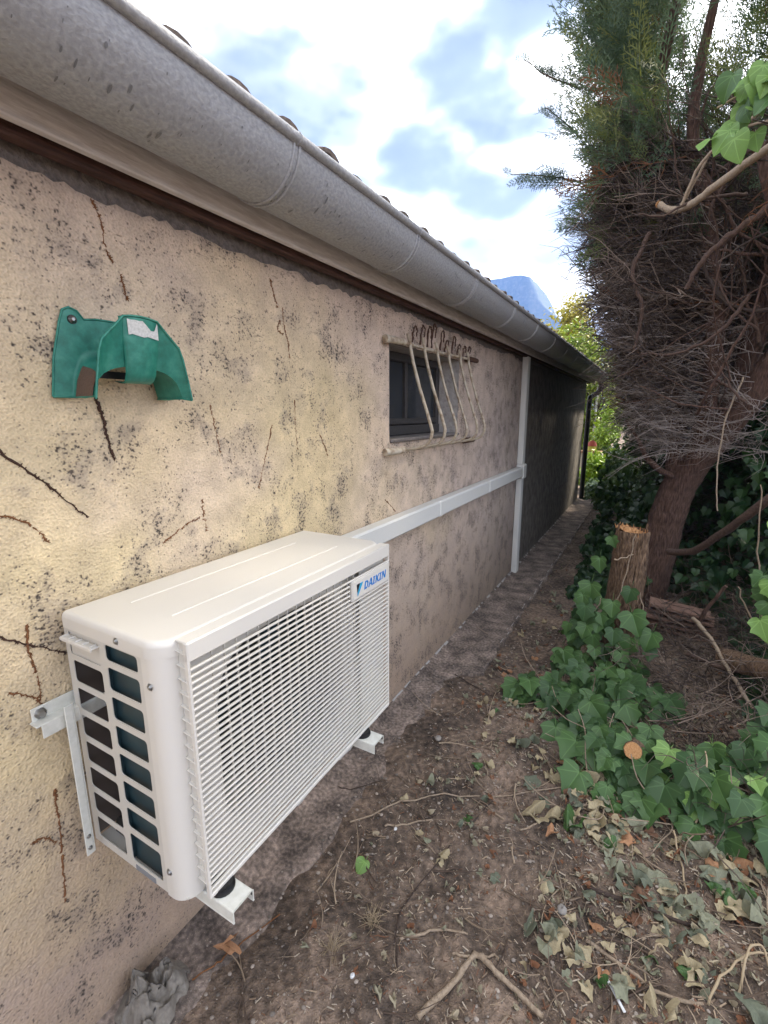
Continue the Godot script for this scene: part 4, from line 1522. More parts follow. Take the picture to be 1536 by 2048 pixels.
# ---------------------------------------------------------------- plants
# a flat feathery cypress spray, one unit long along +y
func spray_mesh(mt: Material, sd: int) -> ArrayMesh:
	var r := RandomNumberGenerator.new()
	r.seed = sd
	var mb := Mb.new()
	var sliver := func(a: Vector3, b: Vector3, w: float) -> void:
		var d := (b - a).normalized()
		var s := d.cross(Vector3(0.2, 0.1, 1.0)).normalized() * w
		var m := a.lerp(b, 0.4)
		var nn := Vector3(r.randf_range(-0.4, 0.4), r.randf_range(-0.2, 0.4), 1.0).normalized()
		var i := mb.p(a, nn); var j := mb.p(m + s + nn * w * 0.4, nn); var k := mb.p(b, nn); var l := mb.p(m - s + nn * w * 0.4, nn)
		mb.face(i, j, k); mb.face(i, k, l)
	var bend := r.randf_range(-0.12, 0.12)
	var axis := func(t: float) -> Vector3:
		return Vector3(bend * t * t, t, 0.10 * sin(t * 2.5))
	for k in 6:
		sliver.call(axis.call(k / 6.0), axis.call((k + 1.25) / 6.0), 0.012)
	var nb := 13
	for k in nb:
		var t := 0.10 + 0.88 * k / nb
		var side := -1.0 if k % 2 == 0 else 1.0
		var ln := (0.42 - 0.30 * t) * r.randf_range(0.75, 1.2)
		var a: Vector3 = axis.call(t)
		var d := Vector3(side * 0.72, 0.75, r.randf_range(-0.25, 0.25)).normalized()
		sliver.call(a, a + d * ln, 0.011)
		var ns := 5
		for s in ns:
			var u := 0.18 + 0.75 * s / ns
			var q := a + d * ln * u
			var s2 := -1.0 if s % 2 == 0 else 1.0
			var d2 := (d.rotated(Vector3(0, 0, 1), 0.62 * s2) + Vector3(0, 0, r.randf_range(-0.25, 0.25))).normalized()
			sliver.call(q, q + d2 * ln * 0.45 * (1.1 - 0.6 * u), 0.010)
	return mb.mesh(mt)

# a spread of bare dead twigs, one unit long along +y
func twig_mesh(mt: Material, sd: int, twigs := 13, thick := 0.0065) -> ArrayMesh:
	var r := RandomNumberGenerator.new()
	r.seed = sd
	var mb := Mb.new()
	var main := PackedVector3Array()
	var bx := r.randf_range(0.25, 0.5) * (1.0 if r.randf() < 0.5 else -1.0)
	var bz := r.randf_range(-0.45, 0.45)
	for k in 6:
		var t := k / 5.0
		main.append(Vector3(bx * t * t, t, bz * t * t))
	var rad := PackedFloat32Array()
	for k in 6:
		rad.append(thick * lerpf(1.3, 0.4, k / 5.0))
	mb.tube(main, rad, 3, false)
	for k in twigs:
		var t := r.randf_range(0.12, 0.92)
		var a := Vector3(bx * t * t, t, bz * t * t)
		var az := r.randf() * TAU
		var d := Vector3(cos(az), r.randf_range(0.6, 1.6), sin(az)).normalized()
		var ln := r.randf_range(0.22, 0.55)
		var c := Vector3(r.randf_range(-1, 1), r.randf_range(-1, 1), r.randf_range(-1, 1)) * 0.24
		var pts := PackedVector3Array([a, a + d * ln * 0.3 + c * 0.55, a + d * ln * 0.65 + c * 0.85, a + d * ln + c * 0.5 + Vector3(0, ln * 0.15, 0)])
		mb.tube(pts, PackedFloat32Array([thick * 0.8, thick * 0.62, thick * 0.42, thick * 0.2]), 3, false)
	return mb.mesh(mt)

# ivy leaf, one unit long from stalk to tip along +y, facing +z; with its stalk
func ivy_leaf_mesh(mt: Material, sd: int, fold := 0.22, crumple := 0.0, stalk := 0.55, heart := false) -> ArrayMesh:
	var r := RandomNumberGenerator.new()
	r.seed = sd
	var half := [Vector2(0.0, 0.13), Vector2(0.10, 0.03), Vector2(0.24, 0.02), Vector2(0.38, 0.10), Vector2(0.47, 0.20), Vector2(0.40, 0.33), Vector2(0.385, 0.40), Vector2(0.47, 0.56), Vector2(0.33, 0.62), Vector2(0.20, 0.74), Vector2(0.10, 0.88), Vector2(0.0, 1.0)]
	if heart:
		half = [Vector2(0.0, 0.10), Vector2(0.10, 0.01), Vector2(0.24, 0.0), Vector2(0.36, 0.07), Vector2(0.43, 0.18), Vector2(0.45, 0.30), Vector2(0.42, 0.43), Vector2(0.36, 0.56), Vector2(0.27, 0.68), Vector2(0.17, 0.81), Vector2(0.08, 0.92), Vector2(0.0, 1.0)]
	var mb := Mb.new()
	var wob := Vector2(r.randf_range(0.85, 1.15), r.randf_range(0.85, 1.15))
	var curl := r.randf_range(0.12, 0.4)
	var ph := r.randf() * TAU
	var lift := func(q: Vector2) -> Vector3:
		var z := absf(q.x) * fold - curl * (q.y - 0.3) * (q.y - 0.3) + 0.03 * sin(q.x * 9.0 + ph) * (1.0 + crumple * 4.0) + crumple * 0.22 * sin(q.y * 7.0 + q.x * 5.0 + ph * 2.0)
		return Vector3(q.x, q.y - crumple * 0.15 * sin(q.x * 6.0 + ph), z)
	for sd2 in [-1.0, 1.0]:
		var midp := []
		var outp := []
		var innp := []
		for k in half.size():
			var q: Vector2 = half[k]
			var o := Vector2(q.x * sd2 * (wob.x if sd2 < 0.0 else wob.y), q.y) * (1.0 + crumple * r.randf_range(-0.12, 0.12))
			var m := Vector2(0.0, clampf(0.13 + (float(k) / (half.size() - 1)) * 0.87, 0.13, 1.0))
			outp.append(lift.call(o))
			innp.append(lift.call(o.lerp(m, 0.5)))
			midp.append(lift.call(m))
		var uvs := []
		for row in [midp, innp, outp]:
			var u := []
			for q in row:
				u.append(Vector2(0.5 + q.x, 1.0 - clampf(q.y, 0.01, 0.99)))
			uvs.append(u)
		mb.grid([midp, innp, outp], Vector3(0, 0, 1), uvs)
	if stalk > 0.0:
		var a := Vector3(0, 0.13, -curl * 0.03)
		var pts := PackedVector3Array([a, a + Vector3(0, -0.25, -0.12) * stalk * 1.6, a + Vector3(0.06, -0.45, -0.42) * stalk * 1.6])
		var f := mb.v.size()
		mb.tube(pts, PackedFloat32Array([0.014, 0.013, 0.012]), 3, false)
		for i in range(f, mb.v.size()):
			mb.uv[i] = Vector2(0.5, 0.80)
	return mb.mesh(mt)

func rand_basis_toward(dir: Vector3, roll: float, s: float) -> Basis:
	# y along dir
	var y := dir.normalized()
	var h := Vector3.UP if absf(y.y) < 0.9 else Vector3.RIGHT
	var x := y.cross(h).normalized()
	var z := x.cross(y)
	return Basis(x, y, z) * Basis(Vector3.UP, roll) * Basis.from_scale(Vector3(s, s, s))

# leaf with its face toward `face` and its tip toward `tip`
func leaf_basis(face: Vector3, tip: Vector3, s: float) -> Basis:
	var z := face.normalized()
	var y := (tip - z * tip.dot(z)).normalized()
	var x := y.cross(z)
	return Basis(x, y, z) * Basis.from_scale(Vector3(s, s, s))

func rv(s := 1.0) -> Vector3:
	return Vector3(rng.randf_range(-s, s), rng.randf_range(-s, s), rng.randf_range(-s, s))

func bark_tube(mb: Mb, pts: PackedVector3Array, radii: PackedFloat32Array, sides: int, sd: int, deep: float) -> void:
	var fn := fnoise(sd, 1.0, 4, 0.6)
	var rows := []
	var side := Vector3.RIGHT
	for k in pts.size():
		var d := (pts[mini(k + 1, pts.size() - 1)] - pts[maxi(k - 1, 0)]).normalized()
		side = (side - d * side.dot(d)).normalized()
		var bi := d.cross(side)
		var r := []
		for s in sides + 1:
			var a := TAU * (s % sides) / sides
			var e := side * cos(a) + bi * sin(a)
			var q := fn.get_noise_3d(cos(a) * 3.2, sin(a) * 3.2, k * 0.16) + 0.5 * absf(fn.get_noise_3d(cos(a) * 9.0, sin(a) * 9.0, k * 0.22 + 40.0))
			r.append(pts[k] + e * radii[k] * (1.0 + deep * q))
		rows.append(r)
	var f := mb.v.size()
	var fi := mb.ix.size()
	mb.grid(rows, Vector3.ZERO, [], true)
	for k in pts.size():
		for s in sides + 1:
			var i := f + k * (sides + 1) + s
			if mb.n[i].dot(mb.v[i] - pts[k]) < 0.0:
				mb.n[i] = -mb.n[i]
	mb.rewind(fi)

func crown_left(y: float) -> float:
	# how far the crown reaches towards the house at a height (metres from the wall)
	var tab := [[0.9, 1.34], [1.15, 1.24], [1.5, 1.06], [1.9, 0.92], [2.35, 0.83], [2.8, 0.72], [3.17, 0.64], [3.7, 0.50], [4.3, 0.44], [4.9, 0.50], [5.6, 0.7], [6.4, 1.2]]
	for i in tab.size() - 1:
		if y < tab[i + 1][0]:
			return lerpf(tab[i][1], tab[i + 1][1], clampf((y - tab[i][0]) / (tab[i + 1][0] - tab[i][0]), 0.0, 1.0))
	return 1.2

func conifer() -> void:
	var t := thing("conifer_tree", "tall cypress with leaning reddish trunk, dead brown twigs below and green sprays above", "tree", Vector3(1.29, 0, -4.56))
	var mb := Mb.new()
	var main := path3([Vector3(1.19, -0.12, -4.57), Vector3(1.22, 0.15, -4.56), Vector3(1.27, 0.5, -4.55), Vector3(1.32, 0.85, -4.53), Vector3(1.39, 1.12, -4.50), Vector3(1.56, 1.46, -4.40), Vector3(1.80, 1.92, -4.26), Vector3(2.10, 2.5, -4.1), Vector3(2.35, 3.3, -4.1), Vector3(2.5, 4.3, -4.2)], 8)
	bark_tube(mb, main, taper(main.size(), 0.155, 0.07), 40, 101, 0.16)
	obj("trunk", mb.mesh(M.bark), t)
	var limbs := [
		[[Vector3(1.34, 1.0, -4.5), Vector3(1.30, 1.4, -4.50), Vector3(1.22, 1.9, -4.48), Vector3(1.10, 2.5, -4.46), Vector3(0.98, 3.1, -4.42), Vector3(0.90, 3.7, -4.4), Vector3(1.0, 4.6, -4.4)], 0.085, 0.03],
		[[Vector3(1.42, 1.2, -4.46), Vector3(1.46, 1.7, -4.3), Vector3(1.42, 2.3, -4.15), Vector3(1.3, 2.9, -4.1), Vector3(1.15, 3.5, -4.1), Vector3(1.2, 4.2, -4.1)], 0.07, 0.025],
		[[Vector3(1.62, 1.6, -4.38), Vector3(1.7, 2.2, -4.45), Vector3(1.75, 3.0, -4.5), Vector3(1.7, 4.0, -4.6), Vector3(1.6, 5.2, -4.6)], 0.08, 0.03],
		[[Vector3(1.30, 1.35, -4.5), Vector3(1.12, 1.55, -4.42), Vector3(1.02, 1.72, -4.36), Vector3(0.92, 1.80, -4.34)], 0.032, 0.012],
		[[Vector3(1.32, 1.1, -4.45), Vector3(1.14, 1.22, -4.30), Vector3(1.03, 1.40, -4.26), Vector3(0.93, 1.56, -4.24)], 0.026, 0.008],
		[[Vector3(1.9, 2.1, -4.2), Vector3(1.85, 2.4, -3.8), Vector3(1.6, 2.7, -3.6), Vector3(1.45, 3.1, -3.5)], 0.05, 0.02],
		[[Vector3(2.0, 2.3, -4.15), Vector3(2.1, 2.5, -3.6), Vector3(1.95, 2.75, -3.2), Vector3(2.0, 3.1, -3.0)], 0.05, 0.02],
		[[Vector3(1.22, 1.9, -4.48), Vector3(1.0, 2.35, -4.3), Vector3(0.86, 2.65, -4.2), Vector3(0.84, 3.0, -4.2)], 0.035, 0.012],
	]
	for lb in limbs:
		mb = Mb.new()
		var pp := path3(lb[0], 7, 0.004)
		bark_tube(mb, pp, taper(pp.size(), lb[1], lb[2], 0.05), 14, rng.randi() % 999, 0.16)
		obj("limb", mb.mesh(M.bark), t)
	# bare crooked branches inside
	for k in 170:
		var y := rng.randf_range(1.25, 3.2)
		var xl := crown_left(y)
		var a := Vector3(rng.randf_range(xl + 0.35, 2.5), y, rng.randf_range(-4.9, -3.75))
		if a.x > 1.9: a.z = rng.randf_range(-4.4, -3.2)
		var d := (Vector3(-1.0, rng.randf_range(-0.6, 1.3), rng.randf_range(-0.4, 0.9)) if rng.randf() < 0.65 else Vector3(rng.randf_range(-0.6, 0.6), rng.randf_range(0.5, 1.2), 0.7)).normalized()
		var ln := rng.randf_range(0.35, 0.95)
		var pts := [a]
		for s in 4:
			d = (d + rv(0.42) + Vector3(0, 0.12, 0)).normalized()
			pts.append(pts[pts.size() - 1] + d * ln / 4.0)
		mb = Mb.new()
		var pp := path3(pts, 4, 0.004)
		if y < 1.0 + (a.x - 1.0) * 0.9 and a.x > 1.2:
			continue
		var r0 := 0.004 + 0.014 * pow(rng.randf(), 1.6)
		mb.tube(pp, taper(pp.size(), r0, r0 * 0.4, 0.12), 6, true, 0.08, k)
		obj("branch", mb.mesh([M.branch, M.branch, M.bark, M.dark_twig][k % 4]), t)
	# dead twigs
	var tm := [twig_mesh(M.tinted, 1, 10, 0.0085), twig_mesh(M.tinted, 2, 8, 0.010), twig_mesh(M.tinted, 3, 12, 0.0075)]
	var lists := [[], [], []]
	var cols := [[], [], []]
	for k in 5200:
		var y := 1.0 + 2.35 * pow(rng.randf(), 0.85)
		var xl := crown_left(y)
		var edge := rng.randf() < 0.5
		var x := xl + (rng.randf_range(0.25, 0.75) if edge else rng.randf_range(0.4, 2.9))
		var z := rng.randf_range(-5.6, -4.0)
		if x > 1.7: z = rng.randf_range(-5.4, -3.4) + 0.25 * (2.6 - x)
		if y < 1.5 and (x > 1.25):
			continue
		if x > 1.0 + (y - 1.0) * 0.5 and y < 2.3 and z > -5.0:
			continue
		if y < 2.0 and x > 1.7 and z > -4.3:
			continue
		if not edge and z > -4.45 and rng.randf() < 0.6:
			continue
		var d := Vector3(-1.0, rng.randf_range(-0.35, 0.75), rng.randf_range(-0.15, 0.55))
		if not edge:
			d = Vector3(rng.randf_range(-1.0, 0.3), rng.randf_range(-0.7, 0.7), rng.randf_range(-0.2, 1.0))
		var s := rng.randf_range(0.28, 0.62)
		var v := k % 3
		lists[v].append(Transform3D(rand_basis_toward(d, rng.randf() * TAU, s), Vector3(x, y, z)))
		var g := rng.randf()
		var c := Color(0.026, 0.016, 0.012).lerp(Color(0.27, 0.205, 0.165), g * g * (1.0 if edge else 0.35))  # inner twigs darker, edge ones paler: crown shade put into their colour
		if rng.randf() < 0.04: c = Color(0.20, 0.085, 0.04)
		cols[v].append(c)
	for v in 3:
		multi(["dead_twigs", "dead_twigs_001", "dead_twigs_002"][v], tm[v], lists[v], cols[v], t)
	# long fine shoots that stick out at the trimmed face
	var fine := []
	var fcol := []
	for k in 760:
		var y := rng.randf_range(1.3, 2.75)
		var xl := crown_left(y)
		var z := rng.randf_range(-5.3, -4.0)
		fine.append(Transform3D(rand_basis_toward(Vector3(-1.0, rng.randf_range(-0.25, 0.5), rng.randf_range(-0.1, 0.6)), rng.randf() * TAU, rng.randf_range(0.25, 0.5)), Vector3(xl + 0.15 + 0.7 * pow(rng.randf(), 1.6), y, z)))
		var g := rng.randf_range(0.3, 1.0)
		fcol.append(Color(0.13, 0.10, 0.085).lerp(Color(0.36, 0.31, 0.28), g))
	multi("dead_shoots", twig_mesh(M.tinted, 8, 7, 0.0062), fine, fcol, t)
	# green sprays
	var sm := [spray_mesh(M.spray, 11), spray_mesh(M.spray, 12), spray_mesh(M.spray, 13)]
	lists = [[], [], []]
	cols = [[], [], []]
	var dn := fnoise(77, 0.9, 2)
	for k in 9500:
		var y := 2.75 + 3.6 * rng.randf()
		var xl := crown_left(y)
		var edge := rng.randf() < 0.35
		var x := xl + (rng.randf_range(0.0, 0.55) if edge else rng.randf_range(0.1, 3.6))
		var z := rng.randf_range(-5.8, -3.7)
		if x > 1.1: z = rng.randf_range(-5.8, -3.2)
		if x > 0.95 and z > -4.0 and y < 3.25:
			continue
		var hole := dn.get_noise_3d(x * 1.3, y * 1.3, z * 0.8)
		if hole < -0.16 - 0.12 * smooth(0.2, 0.9, x - xl) or (edge and rng.randf() < 0.35) or (y < 3.05 and not edge and rng.randf() < 0.75):
			continue
		if x > xl + 0.9 and y > 3.0 and y < 3.6 and z > -3.9 and rng.randf() < 0.5:
			continue
		var d := Vector3(-0.75 if edge else rng.randf_range(-0.7, 0.5), rng.randf_range(0.25, 1.25), rng.randf_range(-0.3, 0.7))
		if y < 3.2: d.y = rng.randf_range(-0.7, 0.5)
		var s := rng.randf_range(0.16, 0.40)
		var v := k % 3
		lists[v].append(Transform3D(rand_basis_toward(d, rng.randf() * TAU, s), Vector3(x, y, z)))
		var g := rng.randf()
		var c := Color(0.05, 0.09, 0.05).lerp(Color(0.13, 0.19, 0.11), g)
		if rng.randf() < 0.25: c = Color(0.12, 0.16, 0.05).lerp(Color(0.20, 0.22, 0.07), rng.randf())
		if rng.randf() < 0.03: c = Color(0.17, 0.075, 0.035)
		cols[v].append(c)
	# loose plumes that stick out of the left side and the top
	for pl in [[Vector3(0.40, 3.45, -4.5), Vector3(-0.16, 3.62, -4.5)], [Vector3(0.35, 4.15, -4.6), Vector3(-0.12, 4.5, -4.6)], [Vector3(0.45, 4.4, -4.6), Vector3(0.18, 5.1, -4.6)], [Vector3(0.7, 4.6, -4.5), Vector3(0.5, 5.4, -4.5)], [Vector3(1.0, 4.7, -4.4), Vector3(0.95, 5.6, -4.4)], [Vector3(0.62, 3.1, -4.5), Vector3(0.36, 3.14, -4.45)], [Vector3(0.38, 3.8, -4.6), Vector3(0.08, 4.1, -4.6)]]:
		var a: Vector3 = pl[0]
		var b: Vector3 = pl[1]
		mb = Mb.new()
		var pts := path3([a, a.lerp(b, 0.5) + rv(0.03), b], 4, 0.004)
		mb.tube(pts, taper(pts.size(), 0.008, 0.0025), 5)
		obj("branch", mb.mesh(M.branch), t)
		for k in 26:
			var u := pow(rng.randf(), 1.2)
			var d := ((b - a).normalized() + rv(0.55)).normalized()
			lists[k % 3].append(Transform3D(rand_basis_toward(d, rng.randf() * TAU, rng.randf_range(0.26, 0.12) * (1.2 - 0.5 * u)), a.lerp(b, u)))
			cols[k % 3].append(Color(0.04, 0.075, 0.055).lerp(Color(0.09, 0.13, 0.09), rng.randf()))
	for v in 3:
		multi(["foliage", "foliage_001", "foliage_002"][v], sm[v], lists[v], cols[v], t)

	# darker row out of view behind the first tree, shading the far wall
	var hd := thing("hidden_conifer_hedge", "dark overgrown conifer hedge hidden behind the leaning cypress, shading the far wall", "hedge", Vector3(1.6, 0, -7.4))
	for q in [[1.35, -6.2], [1.5, -7.6], [1.45, -9.0]]:
		mb = Mb.new()
		var hp := path3([Vector3(q[0], -0.1, q[1]), Vector3(q[0] + 0.05, 1.2, q[1] + 0.05), Vector3(q[0] + 0.2, 3.2, q[1])], 6)
		bark_tube(mb, hp, taper(hp.size(), 0.14, 0.06), 16, 60, 0.16)
		obj("trunk", mb.mesh(M.bark), hd)
	lists = [[], [], []]
	cols = [[], [], []]
	for k in 5200:
		var y := 0.3 + 4.0 * rng.randf()
		var z := rng.randf_range(-10.3, -5.4)
		var x := 1.22 + 0.12 * sin(z * 3.0) + 2.0 * pow(rng.randf(), 1.5) + 0.25 * smooth(1.4, 0.3, y)
		lists[k % 3].append(Transform3D(rand_basis_toward(Vector3(-1.0, rng.randf_range(-0.5, 0.7), rng.randf_range(-0.5, 0.8)), rng.randf() * TAU, rng.randf_range(0.3, 0.6)), Vector3(x + 0.25, y, z)))
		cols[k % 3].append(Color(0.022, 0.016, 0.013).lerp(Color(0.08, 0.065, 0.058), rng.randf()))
	for v in 3:
		multi(["dead_twigs", "dead_twigs_001", "dead_twigs_002"][v], tm[v], lists[v], cols[v], hd)
	lists = [[], [], []]
	cols = [[], [], []]
	for k in 6000:
		var y := 0.5 + 4.0 * pow(rng.randf(), 0.8)
		var z := rng.randf_range(-10.4, -5.4)
		var x := 1.10 + 0.12 * sin(z * 3.0) + 2.2 * pow(rng.randf(), 1.4) + 0.3 * smooth(1.4, 0.3, y)
		lists[k % 3].append(Transform3D(rand_basis_toward(Vector3(-0.6, rng.randf_range(-0.3, 1.0), rng.randf_range(-0.6, 0.8)), rng.randf() * TAU, rng.randf_range(0.2, 0.42)), Vector3(x, y, z)))
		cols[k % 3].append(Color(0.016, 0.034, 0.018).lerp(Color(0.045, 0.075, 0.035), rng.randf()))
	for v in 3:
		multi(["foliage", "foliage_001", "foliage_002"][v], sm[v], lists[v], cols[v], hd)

	# the pale bare bough with a fresh cut, reaching in from the right
	var pb := thing("bare_branch", "pale bare forked branch with a fresh orange cut end in front of the cypress", "branch", Vector3(1.3, 2.8, -3.5))
	mb = Mb.new()
	var pp := path3([Vector3(1.02, 2.89, -3.70), Vector3(1.10, 2.83, -3.66), Vector3(1.18, 2.82, -3.6), Vector3(1.30, 2.86, -3.5), Vector3(1.55, 2.95, -3.3), Vector3(1.9, 3.0, -3.1), Vector3(2.4, 2.9, -3.0)], 6, 0.004)
	mb.tube(pp, taper(pp.size(), 0.019, 0.023, 0.08), 9, true, 0.06, 4)
	for q in [[Vector3(1.14, 2.82, -3.63), Vector3(1.22, 3.02, -3.55), Vector3(1.40, 3.09, -3.42), Vector3(1.62, 3.02, -3.3)], [Vector3(1.33, 3.075, -3.47), Vector3(1.52, 3.16, -3.3), Vector3(1.75, 3.3, -3.15)], [Vector3(1.14, 2.84, -3.63), Vector3(1.2, 2.95, -3.6), Vector3(1.25, 3.06, -3.58)]]:
		var ps := path3(q, 5, 0.003)
		mb.tube(ps, taper(ps.size(), 0.010, 0.006, 0.1), 6)
	obj("bough", mb.mesh(M.pale_wood), pb)
	mb = Mb.new()
	mb.tube(PackedVector3Array([Vector3(1.018, 2.892, -3.703), Vector3(1.0145, 2.895, -3.707)]), PackedFloat32Array([0.021, 0.020]), 9)
	obj("cut_end", mb.mesh(M.cut_wood), pb)
	# loose curling dead boughs before the dark hollow
	for q in [["curving brown dead branch ending in a broken orange tip inside the cypress", [Vector3(1.62, 2.75, -3.5), Vector3(1.42, 2.62, -3.55), Vector3(1.28, 2.5, -3.6), Vector3(1.22, 2.36, -3.65)], 0.020],
			["long dead branch snaking down the middle of the cypress's hollow", [Vector3(0.98, 2.78, -3.85), Vector3(0.90, 2.55, -3.85), Vector3(0.98, 2.3, -3.85), Vector3(0.95, 2.05, -3.9)], 0.016],
			["thin dead branch forking low in the cypress's hollow", [Vector3(1.55, 2.3, -3.7), Vector3(1.42, 2.1, -3.75), Vector3(1.2, 2.0, -3.8), Vector3(1.0, 2.02, -3.85)], 0.012]]:
		mb = Mb.new()
		var ps := path3(q[1], 7, 0.006)
		mb.tube(ps, taper(ps.size(), q[2], q[2] * 0.7, 0.1), 7, true, 0.06, 5)
		tag(obj("dead_branch", mb.mesh(M.branch)), q[0], "branch")
	# broad green climber leaves hanging into the top right
	var cl := thing("climbing_plant", "bright green broad heart shaped climber leaves hanging across the cypress at right", "plant", Vector3(1.4, 2.9, -3.0))
	var lf := [ivy_leaf_mesh(M.ivy_light, 41, 0.18, 0.0, 0.5, true), ivy_leaf_mesh(M.ivy_light, 42, 0.3, 0.05, 0.5, true), ivy_leaf_mesh(M.ivy, 43, 0.2, 0.0, 0.5, true)]
	mb = Mb.new()
	var st := path3([Vector3(1.24, 3.02, -3.0), Vector3(1.32, 3.04, -2.98), Vector3(1.45, 3.03, -2.92), Vector3(1.7, 3.0, -2.8)], 5, 0.004)
	mb.tube(st, taper(st.size(), 0.004, 0.006), 5)
	obj("stem", mb.mesh(M.straw), cl)
	for k in 34:
		var u := pow(rng.randf(), 0.8)
		var a := st[int(u * (st.size() - 1))] + Vector3(rng.randf_range(-0.05, 0.1), rng.randf_range(-0.17, 0.09), rng.randf_range(-0.05, 0.10))
		var l := obj("leaf", lf[k % 3], cl, a)
		l.basis = leaf_basis(Vector3(-0.3, 0.35, 0.9) + rv(0.55), Vector3(-0.2, -1, 0.1) + rv(0.5), rng.randf_range(0.085, 0.15))


func scatter_leaves(t: Node3D, meshes: Array, centre: Vector3, ext: Vector3, count: int, size: Vector2, face: Vector3, tip: Vector3, jit := 0.5) -> void:
	for k in count:
		var q := Vector3(rng.randf_range(-1, 1), rng.randf_range(-1, 1), rng.randf_range(-1, 1))
		if Vector2(q.x, q.z).length() > 1.0:
			q = q * 0.6
		var a := centre + q * ext
		a.y = maxf(a.y, ground_height(a.x, a.z) + 0.02)
		var l := obj("leaf", meshes[rng.randi() % meshes.size()], t, a)
		l.basis = leaf_basis(face + rv(jit), tip + rv(jit), rng.randf_range(size.x, size.y))


func stump_and_ivy() -> void:
	var s := thing("tree_stump", "sawn upright stump with shaggy pale brown bark and splintered orange top", "tree stump", Vector3(1.065, 0, -3.25))
	var mb := Mb.new()
	var pp := path3([Vector3(1.05, -0.05, -3.26), Vector3(1.065, 0.3, -3.25), Vector3(1.08, 0.65, -3.25), Vector3(1.08, 0.90, -3.25)], 12)
	bark_tube(mb, pp, taper(pp.size(), 0.108, 0.092), 44, 55, 0.17)
	obj("bark", mb.mesh(M.stump_bark), s)
	mb = Mb.new()
	# splintered top: a rough disc higher at one side, with standing fibres
	var rows := []
	for i in 7:
		var r := []
		for k in 33:
			var a := TAU * (k % 32) / 32.0
			var rad := 0.093 * i / 6.0
			var px := 1.08 + rad * cos(a)
			var pz := -3.25 + rad * sin(a)
			r.append(Vector3(px, 0.89 - 0.26 * (px - 1.08) + 0.013 * gn2.get_noise_2d(px * 14.0, pz * 14.0) + (0.006 if (k * 7 + i) % 5 == 0 else 0.0), pz))
		rows.append(r)
	mb.grid(rows, Vector3.UP, [], true)
	for k in 70:
		var a := rng.randf() * TAU
		var rad := rng.randf_range(0.04, 0.096)
		var q := Vector3(1.08 + rad * cos(a), 0.88 - 0.26 * rad * cos(a), -3.25 + rad * sin(a))
		mb.tube(PackedVector3Array([q, q + Vector3(rng.randf_range(-0.012, 0.012), rng.randf_range(0.008, 0.045), rng.randf_range(-0.01, 0.01))]), PackedFloat32Array([0.005, 0.001]), 4, false)
	obj("cut_top", mb.mesh(M.cut_wood), s)
	# peeling strips
	for k in 44:
		var a := rng.randf_range(-0.9, 2.6)
		var y0 := rng.randf_range(0.2, 0.75)
		var ln := rng.randf_range(0.08, 0.28)
		var w := rng.randf_range(0.006, 0.016)
		mb = Mb.new()
		var rw := []
		for i in 6:
			var u := i / 5.0
			var off := 0.101 + 0.03 * u * u * rng.randf_range(0.3, 1.2)
			var c := Vector3(1.08 + off * cos(a), y0 + ln * u, -3.25 + off * sin(a))
			var e := Vector3(-sin(a), 0, cos(a)) * w * (1.0 - 0.5 * u)
			rw.append([c - e, c + e])
		mb.grid(rw, Vector3(cos(a), 0, sin(a)))
		obj("bark_strip", mb.mesh(M.stump_bark), s)
	# ivy climbing the stump's left side and foot
	var lm := []
	for k in 4:
		lm.append(ivy_leaf_mesh(M.ivy if k < 2 else M.ivy_deep, 200 + k, 0.2, 0.0, 0.6))
	var lt := lm.duplicate()
	lt.append(ivy_leaf_mesh(M.ivy_light, 210, 0.2, 0.0, 0.6))
	var iv := thing("ivy_plant", "dark green ivy climbing the left side of the sawn stump", "ivy", Vector3(1.0, 0, -3.15))
	mb = Mb.new()
	for q in [[Vector3(1.05, 0.0, -3.1), Vector3(1.02, 0.3, -3.08), Vector3(1.06, 0.6, -3.1), Vector3(1.10, 0.9, -3.12)], [Vector3(0.92, 0.0, -3.05), Vector3(0.90, 0.25, -3.0), Vector3(0.95, 0.5, -3.02)], [Vector3(1.15, 0.02, -3.08), Vector3(1.20, 0.3, -3.09), Vector3(1.16, 0.55, -3.1)], [Vector3(1.0, 0.75, -3.05), Vector3(1.1, 0.78, -3.1)]]:
		mb = Mb.new()
		var ps := path3(q, 5, 0.008)
		mb.tube(ps, taper(ps.size(), 0.005, 0.003), 5)
		obj("stem", mb.mesh(M.pale_wood), iv)
	for q in [[0.92, 0.76, -3.06, 0.115], [0.89, 0.60, -3.04, 0.15], [1.11, 0.58, -3.10, 0.115], [1.12, 0.45, -3.06, 0.175], [1.02, 0.52, -2.99, 0.12], [0.90, 0.44, -2.98, 0.125], [1.25, 0.35, -3.05, 0.15], [1.04, 0.34, -3.0, 0.12], [1.14, 0.30, -3.02, 0.14], [0.93, 0.30, -2.96, 0.13], [0.97, 0.88, -3.12, 0.085]]:
		var l := obj("leaf", lm[rng.randi() % 4], iv, Vector3(q[0], q[1], q[2]))
		l.basis = leaf_basis(Vector3(-0.15, 0.35, 1) + rv(0.25), Vector3(0.05, -1, 0.1) + rv(0.3), q[3])
	scatter_leaves(iv, lm, Vector3(0.90, 0.28, -3.06), Vector3(0.14, 0.27, 0.12), 44, Vector2(0.075, 0.13), Vector3(-0.1, 0.5, 0.9), Vector3(0, -1, 0.3), 0.45)
	scatter_leaves(iv, lm, Vector3(1.10, 0.16, -3.04), Vector3(0.16, 0.14, 0.06), 14, Vector2(0.08, 0.13), Vector3(-0.1, 0.5, 0.9), Vector3(0, -1, 0.3), 0.45)
